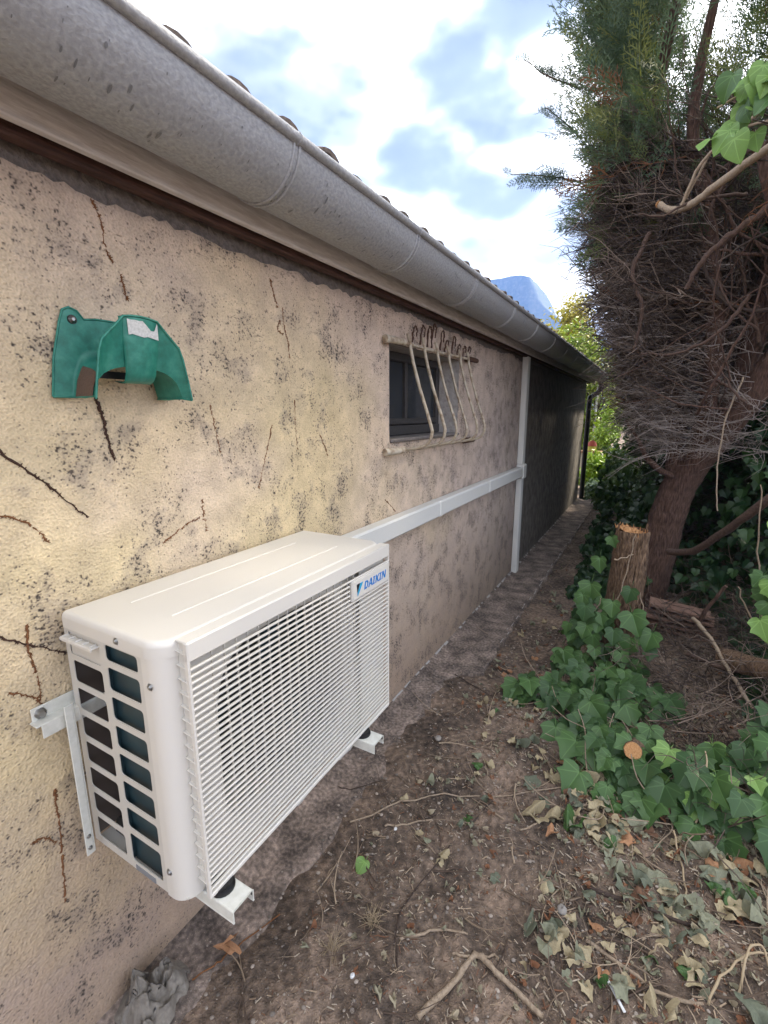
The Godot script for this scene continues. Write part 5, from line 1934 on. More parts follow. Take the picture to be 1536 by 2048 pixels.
	# ground ivy in three patches
	var patches := [
		["low dark ivy spreading over the soil at the stump's foot and leftwards", Vector3(0.98, 0.10, -2.72), [[0.72, 0.08, -2.55, 0.17, 0.06, 0.16, 34], [1.00, 0.11, -2.62, 0.24, 0.09, 0.22, 62], [1.22, 0.12, -2.75, 0.20, 0.09, 0.16, 34], [0.85, 0.10, -2.85, 0.16, 0.08, 0.16, 22]]],
		["large leaved ivy mat around the round cut log end", Vector3(1.25, 0.1, -2.15), [[1.05, 0.10, -2.22, 0.20, 0.08, 0.22, 52], [1.28, 0.13, -2.12, 0.26, 0.10, 0.20, 62], [1.17, 0.08, -1.98, 0.18, 0.05, 0.10, 26]]],
		["deep green ivy mat at the right edge below the bank", Vector3(1.65, 0.12, -2.2), [[1.60, 0.16, -2.15, 0.26, 0.11, 0.24, 74], [1.85, 0.22, -2.3, 0.28, 0.12, 0.30, 46], [1.50, 0.10, -1.92, 0.12, 0.05, 0.08, 10], [1.78, 0.12, -1.95, 0.18, 0.07, 0.14, 20]]],
	]
	for p in patches:
		var g := thing("ivy_plant", p[0], "ivy", Vector3(p[1].x, 0, p[1].z), "ivy patches over the litter")
		mb = Mb.new()
		for k in 16:
			var c: Array = p[2][k % p[2].size()]
			var a := Vector3(c[0] + rng.randf_range(-1, 1) * c[3], 0.03, c[2] + rng.randf_range(-1, 1) * c[5])
			var pts := [a]
			var d := Vector3(rng.randf_range(-1, 1), 0.1, rng.randf_range(-1, 1)).normalized()
			for seg in 4:
				d = (d + Vector3(rng.randf_range(-0.5, 0.5), rng.randf_range(-0.2, 0.25), rng.randf_range(-0.5, 0.5))).normalized()
				var q: Vector3 = pts[pts.size() - 1] + d * 0.09
				q.y = maxf(q.y, ground_height(q.x, q.z) + 0.01)
				pts.append(q)
			mb = Mb.new()
			var ps := path3(pts, 3)
			mb.tube(ps, taper(ps.size(), 0.0035, 0.002), 4)
			obj("stem", mb.mesh(M.pale_wood), g)
		for c in p[2]:
			scatter_leaves(g, lm if rng.randf() < 0.8 else lt, Vector3(c[0], c[1], c[2]), Vector3(c[3], c[4], c[5]), int(c[6] * 0.8), Vector2(0.07, 0.165), Vector3(-0.15, 0.85, 0.6), Vector3(-0.05, -0.35, 1.0), 0.5)
	# bright leaves at the right edge, standing off the bank
	var e := thing("ivy_plant", "fresh light green ivy leaves at the right edge beside the bare branch", "ivy", Vector3(1.7, 0.4, -3.1))
	var em := [ivy_leaf_mesh(M.ivy_light, 220, 0.22, 0.0, 0.6), ivy_leaf_mesh(M.ivy_light, 221, 0.3, 0.0, 0.6, true), ivy_leaf_mesh(M.ivy, 222, 0.2, 0.0, 0.6)]
	mb = Mb.new()
	for q in [[Vector3(1.9, 0.2, -3.2), Vector3(1.75, 0.55, -3.15), Vector3(1.68, 0.95, -3.1), Vector3(1.64, 1.25, -3.05)], [Vector3(1.85, 0.3, -3.1), Vector3(1.68, 0.55, -3.0), Vector3(1.60, 0.72, -2.95)]]:
		mb = Mb.new()
		var ps := path3(q, 5, 0.01)
		mb.tube(ps, taper(ps.size(), 0.007, 0.003), 5)
		obj("stem", mb.mesh(M.pale_wood), e)
	scatter_leaves(e, em, Vector3(1.80, 1.14, -3.05), Vector3(0.13, 0.20, 0.12), 13, Vector2(0.09, 0.14), Vector3(-0.5, 0.4, 0.8), Vector3(-0.2, -1, 0.2), 0.5)
	scatter_leaves(e, em, Vector3(1.76, 0.74, -2.9), Vector3(0.10, 0.17, 0.12), 13, Vector2(0.09, 0.14), Vector3(-0.5, 0.4, 0.8), Vector3(-0.2, -1, 0.2), 0.5)
	# cut log end among the ivy
	var lg := thing("cut_log", "round orange sawn log end peeping out of the ivy mat", "log", Vector3(1.21, 0.03, -2.2))
	mb = Mb.new()
	var lp := path3([Vector3(1.191, 0.205, -2.045), Vector3(1.21, 0.13, -2.19), Vector3(1.26, 0.03, -2.45)], 5)
	mb.tube(lp, taper(lp.size(), 0.036, 0.042, 0.03), 14, true, 0.05, 3)
	obj("bark", mb.mesh(M.stump_bark), lg)
	mb = Mb.new()
	var fd: Vector3 = (lp[0] - lp[1]).normalized()
	mb.tube(PackedVector3Array([lp[0] + fd * 0.001, lp[0] + fd * 0.004]), PackedFloat32Array([0.0355, 0.034]), 14, true, 0.05, 3)
	obj("cut_face", mb.mesh(M.cut_wood), lg)
	# old boards behind the stump
	for k in 5:
		mb = Mb.new()
		var y := 0.05 + 0.045 * k
		mb.box(Vector3.ZERO, Vector3(0.50 - 0.03 * k, 0.022, 0.16), 0.003, Basis(Vector3.UP, 0.10 * (k % 3) - 0.12) * Basis(Vector3(0, 0, 1), -0.08 + 0.03 * (k % 2)))
		var labels := ["lowest weathered board of the small stack behind the stump", "second lowest board of the small stack behind the stump", "middle board of the small stack behind the stump", "second highest board of the small stack behind the stump", "topmost reddish board of the small stack behind the stump"]
		tag(obj("wooden_board", mb.mesh(M.plank), null, Vector3(1.42 + 0.012 * (k % 2), y, -3.86 + 0.01 * k)), labels[k], "board", "old boards behind the stump")


func undergrowth() -> void:
	# the ivied bank and thicket behind and right of the conifer
	var lm := ivy_leaf_mesh(null, 301, 0.2, 0.0, 0.0)
	lm.surface_set_material(0, M.glossy_leaf)
	var xf := []
	var col := []
	for k in 15000:
		var z := -2.6 - 8.6 * pow(rng.randf(), 1.1)
		var depth := rng.randf()
		var x := 0.0
		var y := 0.0
		if z > -4.2:
			x = rng.randf_range(1.75, 3.4)
			y = ground_height(x, z) + rng.randf() * (0.08 + 0.75 * smooth(1.8, 2.6, x))
		else:
			x = rng.randf_range(0.50 + 0.14 * (z + 9.0) * 0.2, 3.6)
			y = rng.randf() * (0.25 + 1.5 * smooth(0.75, 1.6, x))
			if x < 1.75 and z > -5.2: y *= 0.25
		if Vector2(x - 1.3, z + 4.55).length() < 0.28:
			continue
		if z < -6.5 and x < 0.9: y = rng.randf() * (0.7 + 0.4 * depth)
		if k % 9 == 0:
			z = rng.randf_range(-10.6, -8.6)
			x = rng.randf_range(0.12, 0.9) if z < -9.4 else rng.randf_range(0.36, 0.9)
			y = rng.randf() * 0.30
		xf.append(Transform3D(leaf_basis(Vector3(-0.5, 0.6, 0.6) + rv(0.6), Vector3(0, -1, 0.3) + rv(0.6), rng.randf_range(0.06, 0.12)), Vector3(x, y + 0.02, z)))
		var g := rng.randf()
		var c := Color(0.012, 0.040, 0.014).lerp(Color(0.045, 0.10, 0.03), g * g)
		if z < -7.0: c = Color(0.03, 0.075, 0.02).lerp(Color(0.09, 0.16, 0.035), g)  # far leaves paler: their sunlit look is put into the colour
		col.append(c)
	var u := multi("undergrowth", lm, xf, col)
	tag(u, "dark ivy undergrowth behind the cypress trunk and along the bank", "undergrowth")
	# bare stems through it
	xf = []
	col = []
	for k in 1000:
		var z := rng.randf_range(-4.0, -2.3) if k % 3 == 0 else rng.randf_range(-8.0, -2.0)
		var x := rng.randf_range(1.25, 2.6) if z > -5.0 else rng.randf_range(0.9, 3.0)
		var d := Vector3(rng.randf_range(-1, 1), rng.randf_range(-0.12, 0.3), rng.randf_range(-1, 1))
		xf.append(Transform3D(rand_basis_toward(d, rng.randf() * TAU, rng.randf_range(0.15, 0.42)), Vector3(x, ground_height(x, z) + 0.25 * pow(rng.randf(), 2.5), z)))
		col.append(Color(0.04, 0.027, 0.022).lerp(Color(0.24, 0.18, 0.14), pow(rng.randf(), 2.6)))
	var tw := multi("brushwood", twig_mesh(M.tinted, 310, 6, 0.009), xf, col)
	tag(tw, "tangle of bare brushwood lying round the stump and bank", "brushwood")
	# bigger bare branches leaning on the bank
	for q in [["thick grey-brown bare branch slanting up from the trunk to the right edge", [Vector3(1.32, 0.58, -4.05), Vector3(1.46, 0.66, -3.85), Vector3(1.60, 0.88, -3.6), Vector3(1.74, 1.14, -3.36), Vector3(1.9, 1.4, -3.2)], 0.024, 0.026, "branch"],
			["forked pale stick lying over the brushwood at the right", [Vector3(1.47, 0.33, -3.4), Vector3(1.55, 0.30, -3.2), Vector3(1.64, 0.20, -3.0), Vector3(1.72, 0.13, -2.8)], 0.013, 0.009, "pale_wood"],
			["dark stick lying level across the pale forked stick", [Vector3(1.45, 0.17, -3.2), Vector3(1.62, 0.20, -3.05), Vector3(1.85, 0.26, -2.95)], 0.014, 0.012, "branch"],
			["mossy dead stick standing steeply below the thick bare branch", [Vector3(1.50, 0.20, -3.55), Vector3(1.55, 0.38, -3.5), Vector3(1.62, 0.56, -3.45)], 0.014, 0.010, "bark"],
			["hanging thin vine stem in front of the right hand limb", [Vector3(1.62, 1.85, -4.05), Vector3(1.55, 1.55, -4.0), Vector3(1.54, 1.25, -3.95), Vector3(1.57, 0.95, -3.9)], 0.006, 0.004, "pale_wood"]]:
		var mb := Mb.new()
		var ps := path3(q[1], 6, 0.004)
		mb.tube(ps, taper(ps.size(), q[2], q[3], 0.08), 8, true, 0.06, 2)
		tag(obj("dead_branch", mb.mesh(M[q[4]])), q[0], "branch")
	var mb := Mb.new()
	var lp := path3([Vector3(1.62, 0.22, -3.15), Vector3(1.72, 0.27, -3.0), Vector3(1.84, 0.34, -2.85)], 8)
	bark_tube(mb, lp, taper(lp.size(), 0.055, 0.05), 16, 8, 0.2)
	tag(obj("rotten_log", mb.mesh(M.stump_bark)), "short barkless log lying on the bank at the right", "log")


func leafy(called: String, label: String, cat: String, at: Vector3, ext: Vector3, count: int, c0: Color, c1: Color, size: Vector2, trunk_r := 0.0, group := "") -> void:
	var t := thing(called, label, cat, at, group)
	var lm := Mb.new()
	# a plain pointed leaf folded along its rib
	for s in [-1.0, 1.0]:
		lm.tri(Vector3(0, 0, 0), Vector3(0.28 * s, 0.45, 0.08), Vector3(0, 1, -0.05), Vector3(0, 0, 1))
	var m := lm.mesh(M.glossy_leaf)
	var xf := []
	var col := []
	var dn := fnoise(int(absf(at.x * 37.0 + at.z * 11.0)) + 5, 1.1, 3)
	var lobes := []
	for k in 16:
		var q := rv(1.0)
		q = q.normalized() * rng.randf_range(0.35, 0.8)
		lobes.append([q, rng.randf_range(0.28, 0.5)])
	var made := 0
	while made < count:
		var lb: Array = lobes[rng.randi() % 16]
		var q: Vector3 = lb[0] + rv(1.0).normalized() * lb[1] * pow(rng.randf(), 0.4)
		var w := at + Vector3(0, ext.y, 0) + q * ext
		made += 1
		if w.y < 0.05 or dn.get_noise_3d(w.x * 1.5, w.y * 1.5, w.z * 1.5) < -0.22:
			continue
		xf.append(Transform3D(leaf_basis(Vector3(0, 0.6, 0.5) + rv(0.9), Vector3(0, -0.6, 0.2) + rv(0.8), rng.randf_range(size.x, size.y)), w))
		var g := rng.randf()
		col.append(c0.lerp(c1, g))
	multi("crown", m, xf, col, t)
	var st := Mb.new()
	if trunk_r > 0.0:
		var p := path3([at + Vector3(0, -0.1, 0), at + Vector3(0.1, ext.y * 0.6, 0), at + Vector3(-0.05, ext.y * 1.25, 0.05)], 5, 0.02)
		st.tube(p, taper(p.size(), trunk_r, trunk_r * 0.4), 9)
		obj("trunk", st.mesh(M.branch), t)
		for k in 9:
			st = Mb.new()
			var a := p[4 + k % 5]
			var d := Vector3(rng.randf_range(-1, 1) * ext.x * 0.6, rng.randf_range(0.1, 0.4) * ext.y, rng.randf_range(-1, 1) * ext.z * 0.7)
			var b := path3([a, a + d * 0.5 + rv(0.1), a + d], 4, 0.015)
			st.tube(b, taper(b.size(), trunk_r * 0.4, trunk_r * 0.1), 6)
			obj("limb", st.mesh(M.branch), t)


func far_garden() -> void:
	leafy("broadleaf_tree", "yellowing broadleaf tree beyond the roof's far end, nearest the mountain", "tree", Vector3(-1.75, 0, -16.0), Vector3(1.5, 2.75, 1.4), 11000, Color(0.24, 0.24, 0.02), Color(0.46, 0.38, 0.05), Vector2(0.08, 0.16), 0.12, "trees beyond the house")
	leafy("broadleaf_tree", "fresh green broadleaf tree beyond the gutter's end, left of the cypress", "tree", Vector3(-0.4, 0, -14.5), Vector3(1.3, 2.2, 1.2), 11000, Color(0.12, 0.22, 0.02), Color(0.32, 0.38, 0.04), Vector2(0.08, 0.16), 0.10, "trees beyond the house")
	leafy("broadleaf_tree", "tall dark green tree behind the others at the far end", "tree", Vector3(0.9, 0, -18.5), Vector3(2.2, 2.6, 1.6), 9000, Color(0.04, 0.09, 0.02), Color(0.09, 0.15, 0.035), Vector2(0.10, 0.18), 0.14, "trees beyond the house")
	leafy("shrub", "dark shrub standing behind the white pole at the far end", "shrub", Vector3(-0.75, 0, -15.2), Vector3(0.7, 1.15, 0.6), 2000, Color(0.02, 0.05, 0.02), Color(0.05, 0.10, 0.03), Vector2(0.07, 0.13), 0.0, "shrubs at the far end")
	leafy("shrub", "bright lime green shrub in the gap past the house's corner", "shrub", Vector3(0.16, 0, -10.9), Vector3(0.42, 0.42, 0.4), 2600, Color(0.16, 0.30, 0.012), Color(0.34, 0.48, 0.04), Vector2(0.06, 0.12), 0.0, "shrubs at the far end")
	leafy("shrub", "tall yellow green shrub against the white pole past the gutter's end", "shrub", Vector3(0.12, 0, -12.6), Vector3(0.36, 1.0, 0.4), 2800, Color(0.15, 0.27, 0.015), Color(0.32, 0.44, 0.04), Vector2(0.06, 0.12), 0.0, "shrubs at the far end")
	leafy("shrub", "mid green shrub between the lime shrub and the ivy bank", "shrub", Vector3(0.75, 0, -9.6), Vector3(0.42, 0.62, 0.5), 1900, Color(0.05, 0.12, 0.012), Color(0.13, 0.22, 0.03), Vector2(0.06, 0.12), 0.0, "shrubs at the far end")
	leafy("shrub", "leafy shrub hanging over the gutter's end beside the dead twigs", "shrub", Vector3(0.75, 1.0, -10.4), Vector3(0.42, 0.9, 0.5), 1500, Color(0.07, 0.15, 0.012), Color(0.2, 0.28, 0.03), Vector2(0.06, 0.12), 0.04, "shrubs at the far end")
	# pole
	var mb := Mb.new()
	mb.tube(PackedVector3Array([Vector3(-0.28, -0.1, -14.0), Vector3(-0.28, 1.2, -14.0), Vector3(-0.28, 2.40, -14.0), Vector3(-0.28, 2.42, -14.0)]), PackedFloat32Array([0.03, 0.03, 0.03, 0.02]), 10)
	tag(obj("pole", mb.mesh(M.white_bit)), "thin white upright pole in the sunlit garden past the corner", "pole")
	# low garden wall with a coping and what stands on it
	var w := thing("garden_wall", "low rendered garden wall with a brick coloured coping at the far end", "wall", Vector3(-0.6, 0, -12.0))
	mb = Mb.new()
	mb.box(Vector3(-0.8, 0.33, -12.0), Vector3(1.9, 0.72, 0.16), 0.01)
	obj("wall_face", mb.mesh(mat(0.5, 0.47, 0.42, 0.95)), w)
	for k in 8:
		mb = Mb.new()
		mb.box(Vector3(-1.63 + 0.236 * k, 0.715, -12.0), Vector3(0.23, 0.05, 0.22), 0.008)
		obj("coping_brick", mb.mesh(mat(0.33, 0.17 + 0.02 * (k % 3), 0.11, 0.9)), w)
	var o := thing("garden_ornament", "small red domed yellow garden ornament standing on the low wall", "garden ornament", Vector3(-0.09, 0.74, -11.98))
	mb = Mb.new()
	mb.tube(PackedVector3Array([Vector3(-0.09, 0.742, -11.98), Vector3(-0.09, 0.76, -11.98), Vector3(-0.09, 0.84, -11.98), Vector3(-0.09, 0.85, -11.98)]), PackedFloat32Array([0.085, 0.095, 0.095, 0.08]), 16)
	obj("base", mb.mesh(mat(0.45, 0.42, 0.06, 0.6)), o)
	mb = Mb.new()
	var ps := PackedVector3Array()
	var rr := PackedFloat32Array()
	for k in 8:
		var a := PI * 0.5 * k / 7.0
		ps.append(Vector3(-0.09, 0.851 + 0.13 * sin(a), -11.98))
		rr.append(maxf(0.004, 0.105 * cos(a)))
	mb.tube(ps, rr, 16)
	obj("dome", mb.mesh(mat(0.36, 0.07, 0.05, 0.5)), o)
	mb = Mb.new()
	mb.box(Vector3(-0.10, 0.30, -11.0), Vector3(0.22, 0.05, 0.22), 0.01)
	mb.box(Vector3(-0.10, 0.15, -11.0), Vector3(0.07, 0.30, 0.07), 0.01)
	tag(obj("white_stool", mb.mesh(M.white_bit)), "small white garden stool half hidden by the lime shrub", "stool")
	# mountain: a flat-topped cliff far off
	var prof := [[-900.0, 150.0], [-620.0, 185.0], [-450.0, 215.0], [-325.0, 250.0], [-300.0, 257.0], [-262.0, 259.0], [-232.0, 257.0], [-223.0, 246.0], [-214.0, 220.0], [-203.0, 204.0], [-180.0, 182.0], [-125.0, 150.0], [-60.0, 118.0], [40.0, 70.0], [200.0, 30.0], [420.0, 0.0]]
	var mn := fnoise(131, 0.012, 5)
	var rows := []
	for i in 30:
		var r := []
		var z := -700.0 - 30.0 * i
		for j in 130:
			var x := -900.0 + 10.15 * j
			var hgt := 0.0
			for k in prof.size() - 1:
				if x >= prof[k][0] and x <= prof[k + 1][0]:
					hgt = lerpf(prof[k][1], prof[k + 1][1], (x - prof[k][0]) / (prof[k + 1][0] - prof[k][0]))
			var up := smooth(-700.0, -950.0, z)
			var cliff := 0.55 * up + 0.45 * smooth(-900.0, -945.0, z)
			var down := smooth(-1600.0, -1100.0, z)
			var yy := hgt * cliff * down + mn.get_noise_2d(x, z) * 4.0 * up
			r.append(Vector3(x, yy - 4.0, z))
		rows.append(r)
	mb = Mb.new()
	mb.grid(rows, Vector3.UP)
	var mm := noisy([[0.03, 0.05, 0.03], [0.07, 0.09, 0.06], [0.20, 0.19, 0.17]], 0.02, 0.95, Vector3(0.012, 0.012, 0.012), 0.0, 133)
	struct("mountain", mb.mesh(mm))


func stick(pts: Array, r0: float, r1: float, m: Material, label: String, group := "fallen sticks on the soil", name := "stick") -> void:
	var v := []
	for q in pts:
		v.append(Vector3(q[0], ground_height(q[0], q[1]) + r0 * 0.75 + (0.012 if q[0] < 0.35 else 0.002) + (q[2] if q.size() > 2 else 0.0), q[1]))
	var mb := Mb.new()
	var ps := path3(v, 5, 0.0035)
	for k in ps.size():
		ps[k].y = maxf(ps[k].y, ground_height(ps[k].x, ps[k].z) + r1 * 0.6)
	mb.tube(ps, taper(ps.size(), r0, r1, 0.14), 7, true, 0.08, ps.size())
	tag(obj(name, mb.mesh(m)), label, "stick", group)

func litter() -> void:
	stick([[0.740, -0.871], [0.792, -0.995], [0.829, -1.080, 0.006], [0.886, -1.069, 0.01], [0.953, -1.059, 0.006], [1.032, -1.036]], 0.009, 0.007, M.pale_wood, "pale crooked stick bent like a hook at the bottom middle")
	stick([[0.610, -1.018], [0.679, -1.090], [0.789, -1.127]], 0.005, 0.003, M.pale_wood, "short pale stick above the pale hooked stick")
	stick([[0.766, -1.059], [0.829, -1.080], [0.877, -1.122], [0.893, -1.108]], 0.004, 0.003, M.pale_wood, "little pale twig crossing the hooked stick's bend")
	stick([[0.698, -1.690], [0.607, -1.340], [0.569, -1.097], [0.646, -0.933]], 0.0032, 0.002, M.dark_twig, "long thin dark twig running toward the camera")
	stick([[0.236, -1.303], [0.407, -1.542], [0.690, -1.716], [0.995, -1.903]], 0.0038, 0.0025, M.pale_wood, "long thin tan twig arching across the path to the ivy")
	stick([[1.089, -1.446], [1.252, -1.474], [1.390, -1.475], [1.419, -1.524]], 0.007, 0.005, M.dark_twig, "dark brown stick among the dry leaves at the right")
	stick([[1.109, -1.284], [1.283, -1.239], [1.400, -1.242]], 0.006, 0.004, M.pale_wood, "straight tan stick below the dark brown stick")
	stick([[1.266, -1.169], [1.270, -1.307], [1.300, -1.345, 0.03], [1.340, -1.351]], 0.003, 0.0025, M.straw, "looped straw coloured stem standing up from the litter")
	stick([[1.550, -1.872], [1.59, -1.78], [1.616, -1.688]], 0.005, 0.004, M.pale_wood, "pale stick at the right edge under the ivy")
	stick([[0.133, -0.637], [0.165, -0.690], [0.176, -0.757], [0.226, -0.903]], 0.0025, 0.002, M.vine, "thin reddish stem beside the grey rag")
	stick([[0.837, -1.590], [0.961, -1.739], [1.098, -1.844], [1.259, -1.907]], 0.0035, 0.002, M.pale_wood, "thin tan twig along the ivy's lower edge")
	stick([[0.742, -2.077], [0.847, -2.022], [0.890, -1.908], [0.826, -1.808]], 0.0035, 0.0025, M.pale_wood, "curved tan twig left of the ivy mat")
	stick([[0.06, -1.433], [0.137, -1.451], [0.237, -1.540]], 0.003, 0.002, M.dark_twig, "dark twig on the concrete under the unit's far arm")
	stick([[0.121, -2.942], [0.371, -2.773], [0.466, -2.723]], 0.004, 0.003, M.dark_twig, "dark twig across the footing by the upright duct")
	stick([[0.201, -2.541], [0.521, -2.420], [0.735, -2.596]], 0.003, 0.002, M.dark_twig, "bent dark twig on the path level with the stump")
	stick([[0.363, -1.361], [0.430, -1.426], [0.516, -1.480]], 0.004, 0.003, M.pale_wood, "small tan stick beside the white stone")
	stick([[1.412, -1.251], [1.455, -1.349, 0.03], [1.534, -1.435, 0.03], [1.585, -1.492]], 0.0035, 0.003, M.straw, "arched straw stem at the bottom right corner")
	stick([[1.487, -1.328], [1.507, -1.406, 0.05], [1.546, -1.435, 0.06], [1.570, -1.401]], 0.0035, 0.003, M.straw, "small curled straw stem at the bottom right edge")
	stick([[0.967, -1.286], [1.029, -1.239], [1.081, -1.179]], 0.003, 0.002, M.dark_twig, "thin dark twig near the grey stone")
	stick([[1.410, -1.863], [1.452, -2.015, 0.12], [1.450, -2.130, 0.2]], 0.004, 0.003, M.straw, "tan stem rising from the litter into the ivy")
	stick([[1.345, -1.806, 0.06], [1.378, -1.668], [1.380, -1.555]], 0.0035, 0.003, M.straw, "tan stem leaning down from the ivy mat")
	# dry and fallen leaves, each by itself
	var mats := {"dry_sage": 0.30, "dry_grey": 0.17, "dry_tan": 0.30, "dry_brown": 0.08, "dry_orange": 0.07, "ivy": 0.08}
	var names := {"dry_sage": "pale sage green", "dry_grey": "dull grey green", "dry_tan": "tan", "dry_brown": "brown", "dry_orange": "orange brown", "ivy": "dark green"}
	var kinds := mats.keys()
	var shapes := {}
	for k in kinds:
		shapes[k] = [ivy_leaf_mesh(M[k], 400, 0.3, 0.5, 0.3), ivy_leaf_mesh(M[k], 401, 0.5, 0.8, 0.0), ivy_leaf_mesh(M[k], 402, 0.2, 0.35, 0.4), ivy_leaf_mesh(M[k], 403, 0.7, 1.0, 0.0)]
	var lay := func(k: String, x: float, z: float, s: float, where: String) -> void:
		var vi := rng.randi() % 4
		var l := obj("fallen_leaf", shapes[k][vi], null, Vector3(x, ground_height(x, z) + 0.012 + (0.010 if x < 0.34 else 0.0), z))
		var up := Vector3(0, 1, 0) + rv(0.38)
		if rng.randf() < 0.2: up = -up
		l.basis = leaf_basis(up, Vector3(rng.randf_range(-1, 1), 0, rng.randf_range(-1, 1)), s)
		tag(l, "%s %s %s fallen leaf %s" % ["small" if s < 0.052 else ("large" if s > 0.078 else "middling"), ["wavy", "crumpled", "flattish", "tightly curled"][vi], names[k], where], "leaf", "fallen leaves on the soil")
	var areas := [
		[1.15, -1.72, 0.26, 0.16, 46, "in thick litter just below the ivy", 0.05, 0.10],
		[1.32, -1.42, 0.32, 0.24, 56, "in scattered litter at lower right", 0.045, 0.095],
		[1.50, -1.70, 0.16, 0.14, 26, "under the ivy at the right edge", 0.05, 0.10],
		[0.95, -1.95, 0.18, 0.14, 26, "along the ivy mat's left edge", 0.04, 0.075],
		[1.05, -1.22, 0.16, 0.10, 16, "near the bottom edge", 0.04, 0.07],
		[0.62, -2.3, 0.26, 0.45, 30, "on the bare path", 0.035, 0.06],
		[0.62, -1.55, 0.22, 0.25, 18, "on bare soil beside the unit", 0.03, 0.055],
		[0.6, -3.6, 0.22, 0.8, 26, "on the shaded path's far part", 0.04, 0.07],
	]
	for a in areas:
		for n in a[4]:
			var u := rng.randf()
			var k := ""
			for q in kinds:
				u -= mats[q]
				if u <= 0.0:
					k = q
					break
			if k == "": k = "dry_sage"
			lay.call(k, a[0] + rng.randfn(0.0, 0.55) * a[2], a[1] + rng.randfn(0.0, 0.55) * a[3], rng.randf_range(a[6], a[7]) * 0.86, a[5])
	var hl := obj("fallen_leaf", ivy_leaf_mesh(M.ivy_light, 430, 0.15, 0.05, 0.5, true), null, Vector3(0.375, ground_height(0.375, -1.18) + 0.03, -1.20))
	hl.basis = leaf_basis(Vector3(0.2, 0.8, 0.6), Vector3(-0.1, -0.3, 1.0), 0.062)
	tag(hl, "single fresh green heart shaped leaf on the soil right of the unit's near arm", "leaf")
	var ol := obj("fallen_leaf", ivy_leaf_mesh(M.dry_orange, 431, 0.9, 0.9, 0.3), null, Vector3(0.175, 0.045, -0.765))
	ol.basis = leaf_basis(Vector3(0.9, 0.5, 0.2), Vector3(-0.5, 0.2, 0.9), 0.055)
	tag(ol, "curled orange brown leaf on the concrete between the rag and the unit", "leaf")
	# rag in the corner
	var mb := Mb.new()
	var rg := fnoise(141, 9.0, 3)
	var rows := []
	for i in 34:
		var r := []
		for k in 49:
			var a := TAU * (k % 48) / 48.0
			var u := i / 33.0
			var rad := 0.085 * (u + 0.1 * sin(a * 3.0) * u) * (1.0 + 0.25 * cos(a * 2.0))
			var x := 0.085 + rad * cos(a) * 0.75
			var z := -0.555 + rad * sin(a) * 1.35
			var fold := 1.1 * absf(rg.get_noise_2d(x * 0.9 + 3.0, z * 0.45)) + 0.35 * absf(rg.get_noise_2d(x * 2.0, z * 1.3))
			r.append(Vector3(x + 0.03 * rg.get_noise_2d(x * 2.0, z * 2.0 + 9.0), 0.028 + maxf(0.0, (1.0 - u * u) * 0.075 * (0.35 + 2.2 * fold)) * (1.0 if u < 0.98 else 0.1), z))
		rows.append(r)
	mb.grid(rows, Vector3.UP, [], true)
	tag(obj("rag", mb.mesh(M.rag)), "crumpled dirty grey rag lying against the foot of the wall", "rag")
	# stones and white bits
	for q in [["smooth grey pebble lying on the soil at lower right", 1.03, -1.335, 0.015, "stone"], ["small white stone chip beside the tan stick", 0.40, -1.38, 0.007, "white_bit"], ["white scrap near the bottom edge below the grass tuft", 0.535, -0.865, 0.007, "white_bit"], ["grey stone half buried by the footing", 0.36, -1.9, 0.016, "stone"]]:
		mb = Mb.new()
		var rws := []
		for i in 7:
			var r := []
			for k in 11:
				var a := TAU * (k % 10) / 10.0
				var b := PI * (i / 6.0 - 0.5)
				r.append(Vector3(cos(a) * cos(b), sin(b) * 0.65, sin(a) * cos(b) * 1.2) * q[3] * (1.0 + 0.2 * gn2.get_noise_3d(cos(a) * 0.3, b * 0.3, sin(a) * 0.3 + q[1])))
			rws.append(r)
		mb.grid(rws, Vector3.ZERO, [], true)
		for i in mb.n.size():
			if mb.n[i].dot(mb.v[i]) < 0.0: mb.n[i] = -mb.n[i]
		mb.rewind()
		tag(obj("stone", mb.mesh(M[q[4]]), null, Vector3(q[1], ground_height(q[1], q[2]) + q[3] * 0.5 + (0.008 if q[1] < 0.4 else 0.0), q[2])), q[0], "stone")
	mb = Mb.new()
	mb.box(Vector3(1.19, ground_height(1.19, -1.18) + 0.012, -1.18), Vector3(0.10, 0.003, 0.008), 0.001, Basis(Vector3.UP, -0.9))
	tag(obj("plastic_strip", mb.mesh(M.white_bit)), "narrow white plastic strip on the litter at the bottom edge", "plastic strip")
	# dry grass tufts
	for q in [[0.505, -1.03, "dry straw coloured grass tuft right of the unit's near arm"], [0.44, -0.90, "dry grass tuft lower down near the bottom edge"]]:
		mb = Mb.new()
		for k in 46:
			var a := rng.randf() * TAU
			var b := Vector3(q[0] + rng.randf_range(-0.015, 0.015), ground_height(q[0], q[1]), q[1] + rng.randf_range(-0.015, 0.015))
			var d := Vector3(cos(a), rng.randf_range(0.5, 1.6), sin(a)).normalized() * rng.randf_range(0.025, 0.06)
			mb.tube(PackedVector3Array([b, b + d * 0.6, b + d + Vector3(cos(a), -0.6, sin(a)) * 0.012]), PackedFloat32Array([0.0010, 0.0009, 0.0004]), 3, false)
		tag(obj("grass_tuft", mb.mesh(M.straw)), q[2], "grass tuft", "dry grass tufts")

	# what nobody could count: chips, needles, crumbs, twigs, bits of leaf
	var chip := Mb.new()
	chip.box(Vector3.ZERO, Vector3(1, 0.10, 0.14))
	var xf := []
	var col := []
	var pal := [Color(0.13, 0.085, 0.06), Color(0.21, 0.15, 0.105), Color(0.33, 0.25, 0.175), Color(0.10, 0.07, 0.055), Color(0.45, 0.38, 0.30), Color(0.17, 0.085, 0.05)]
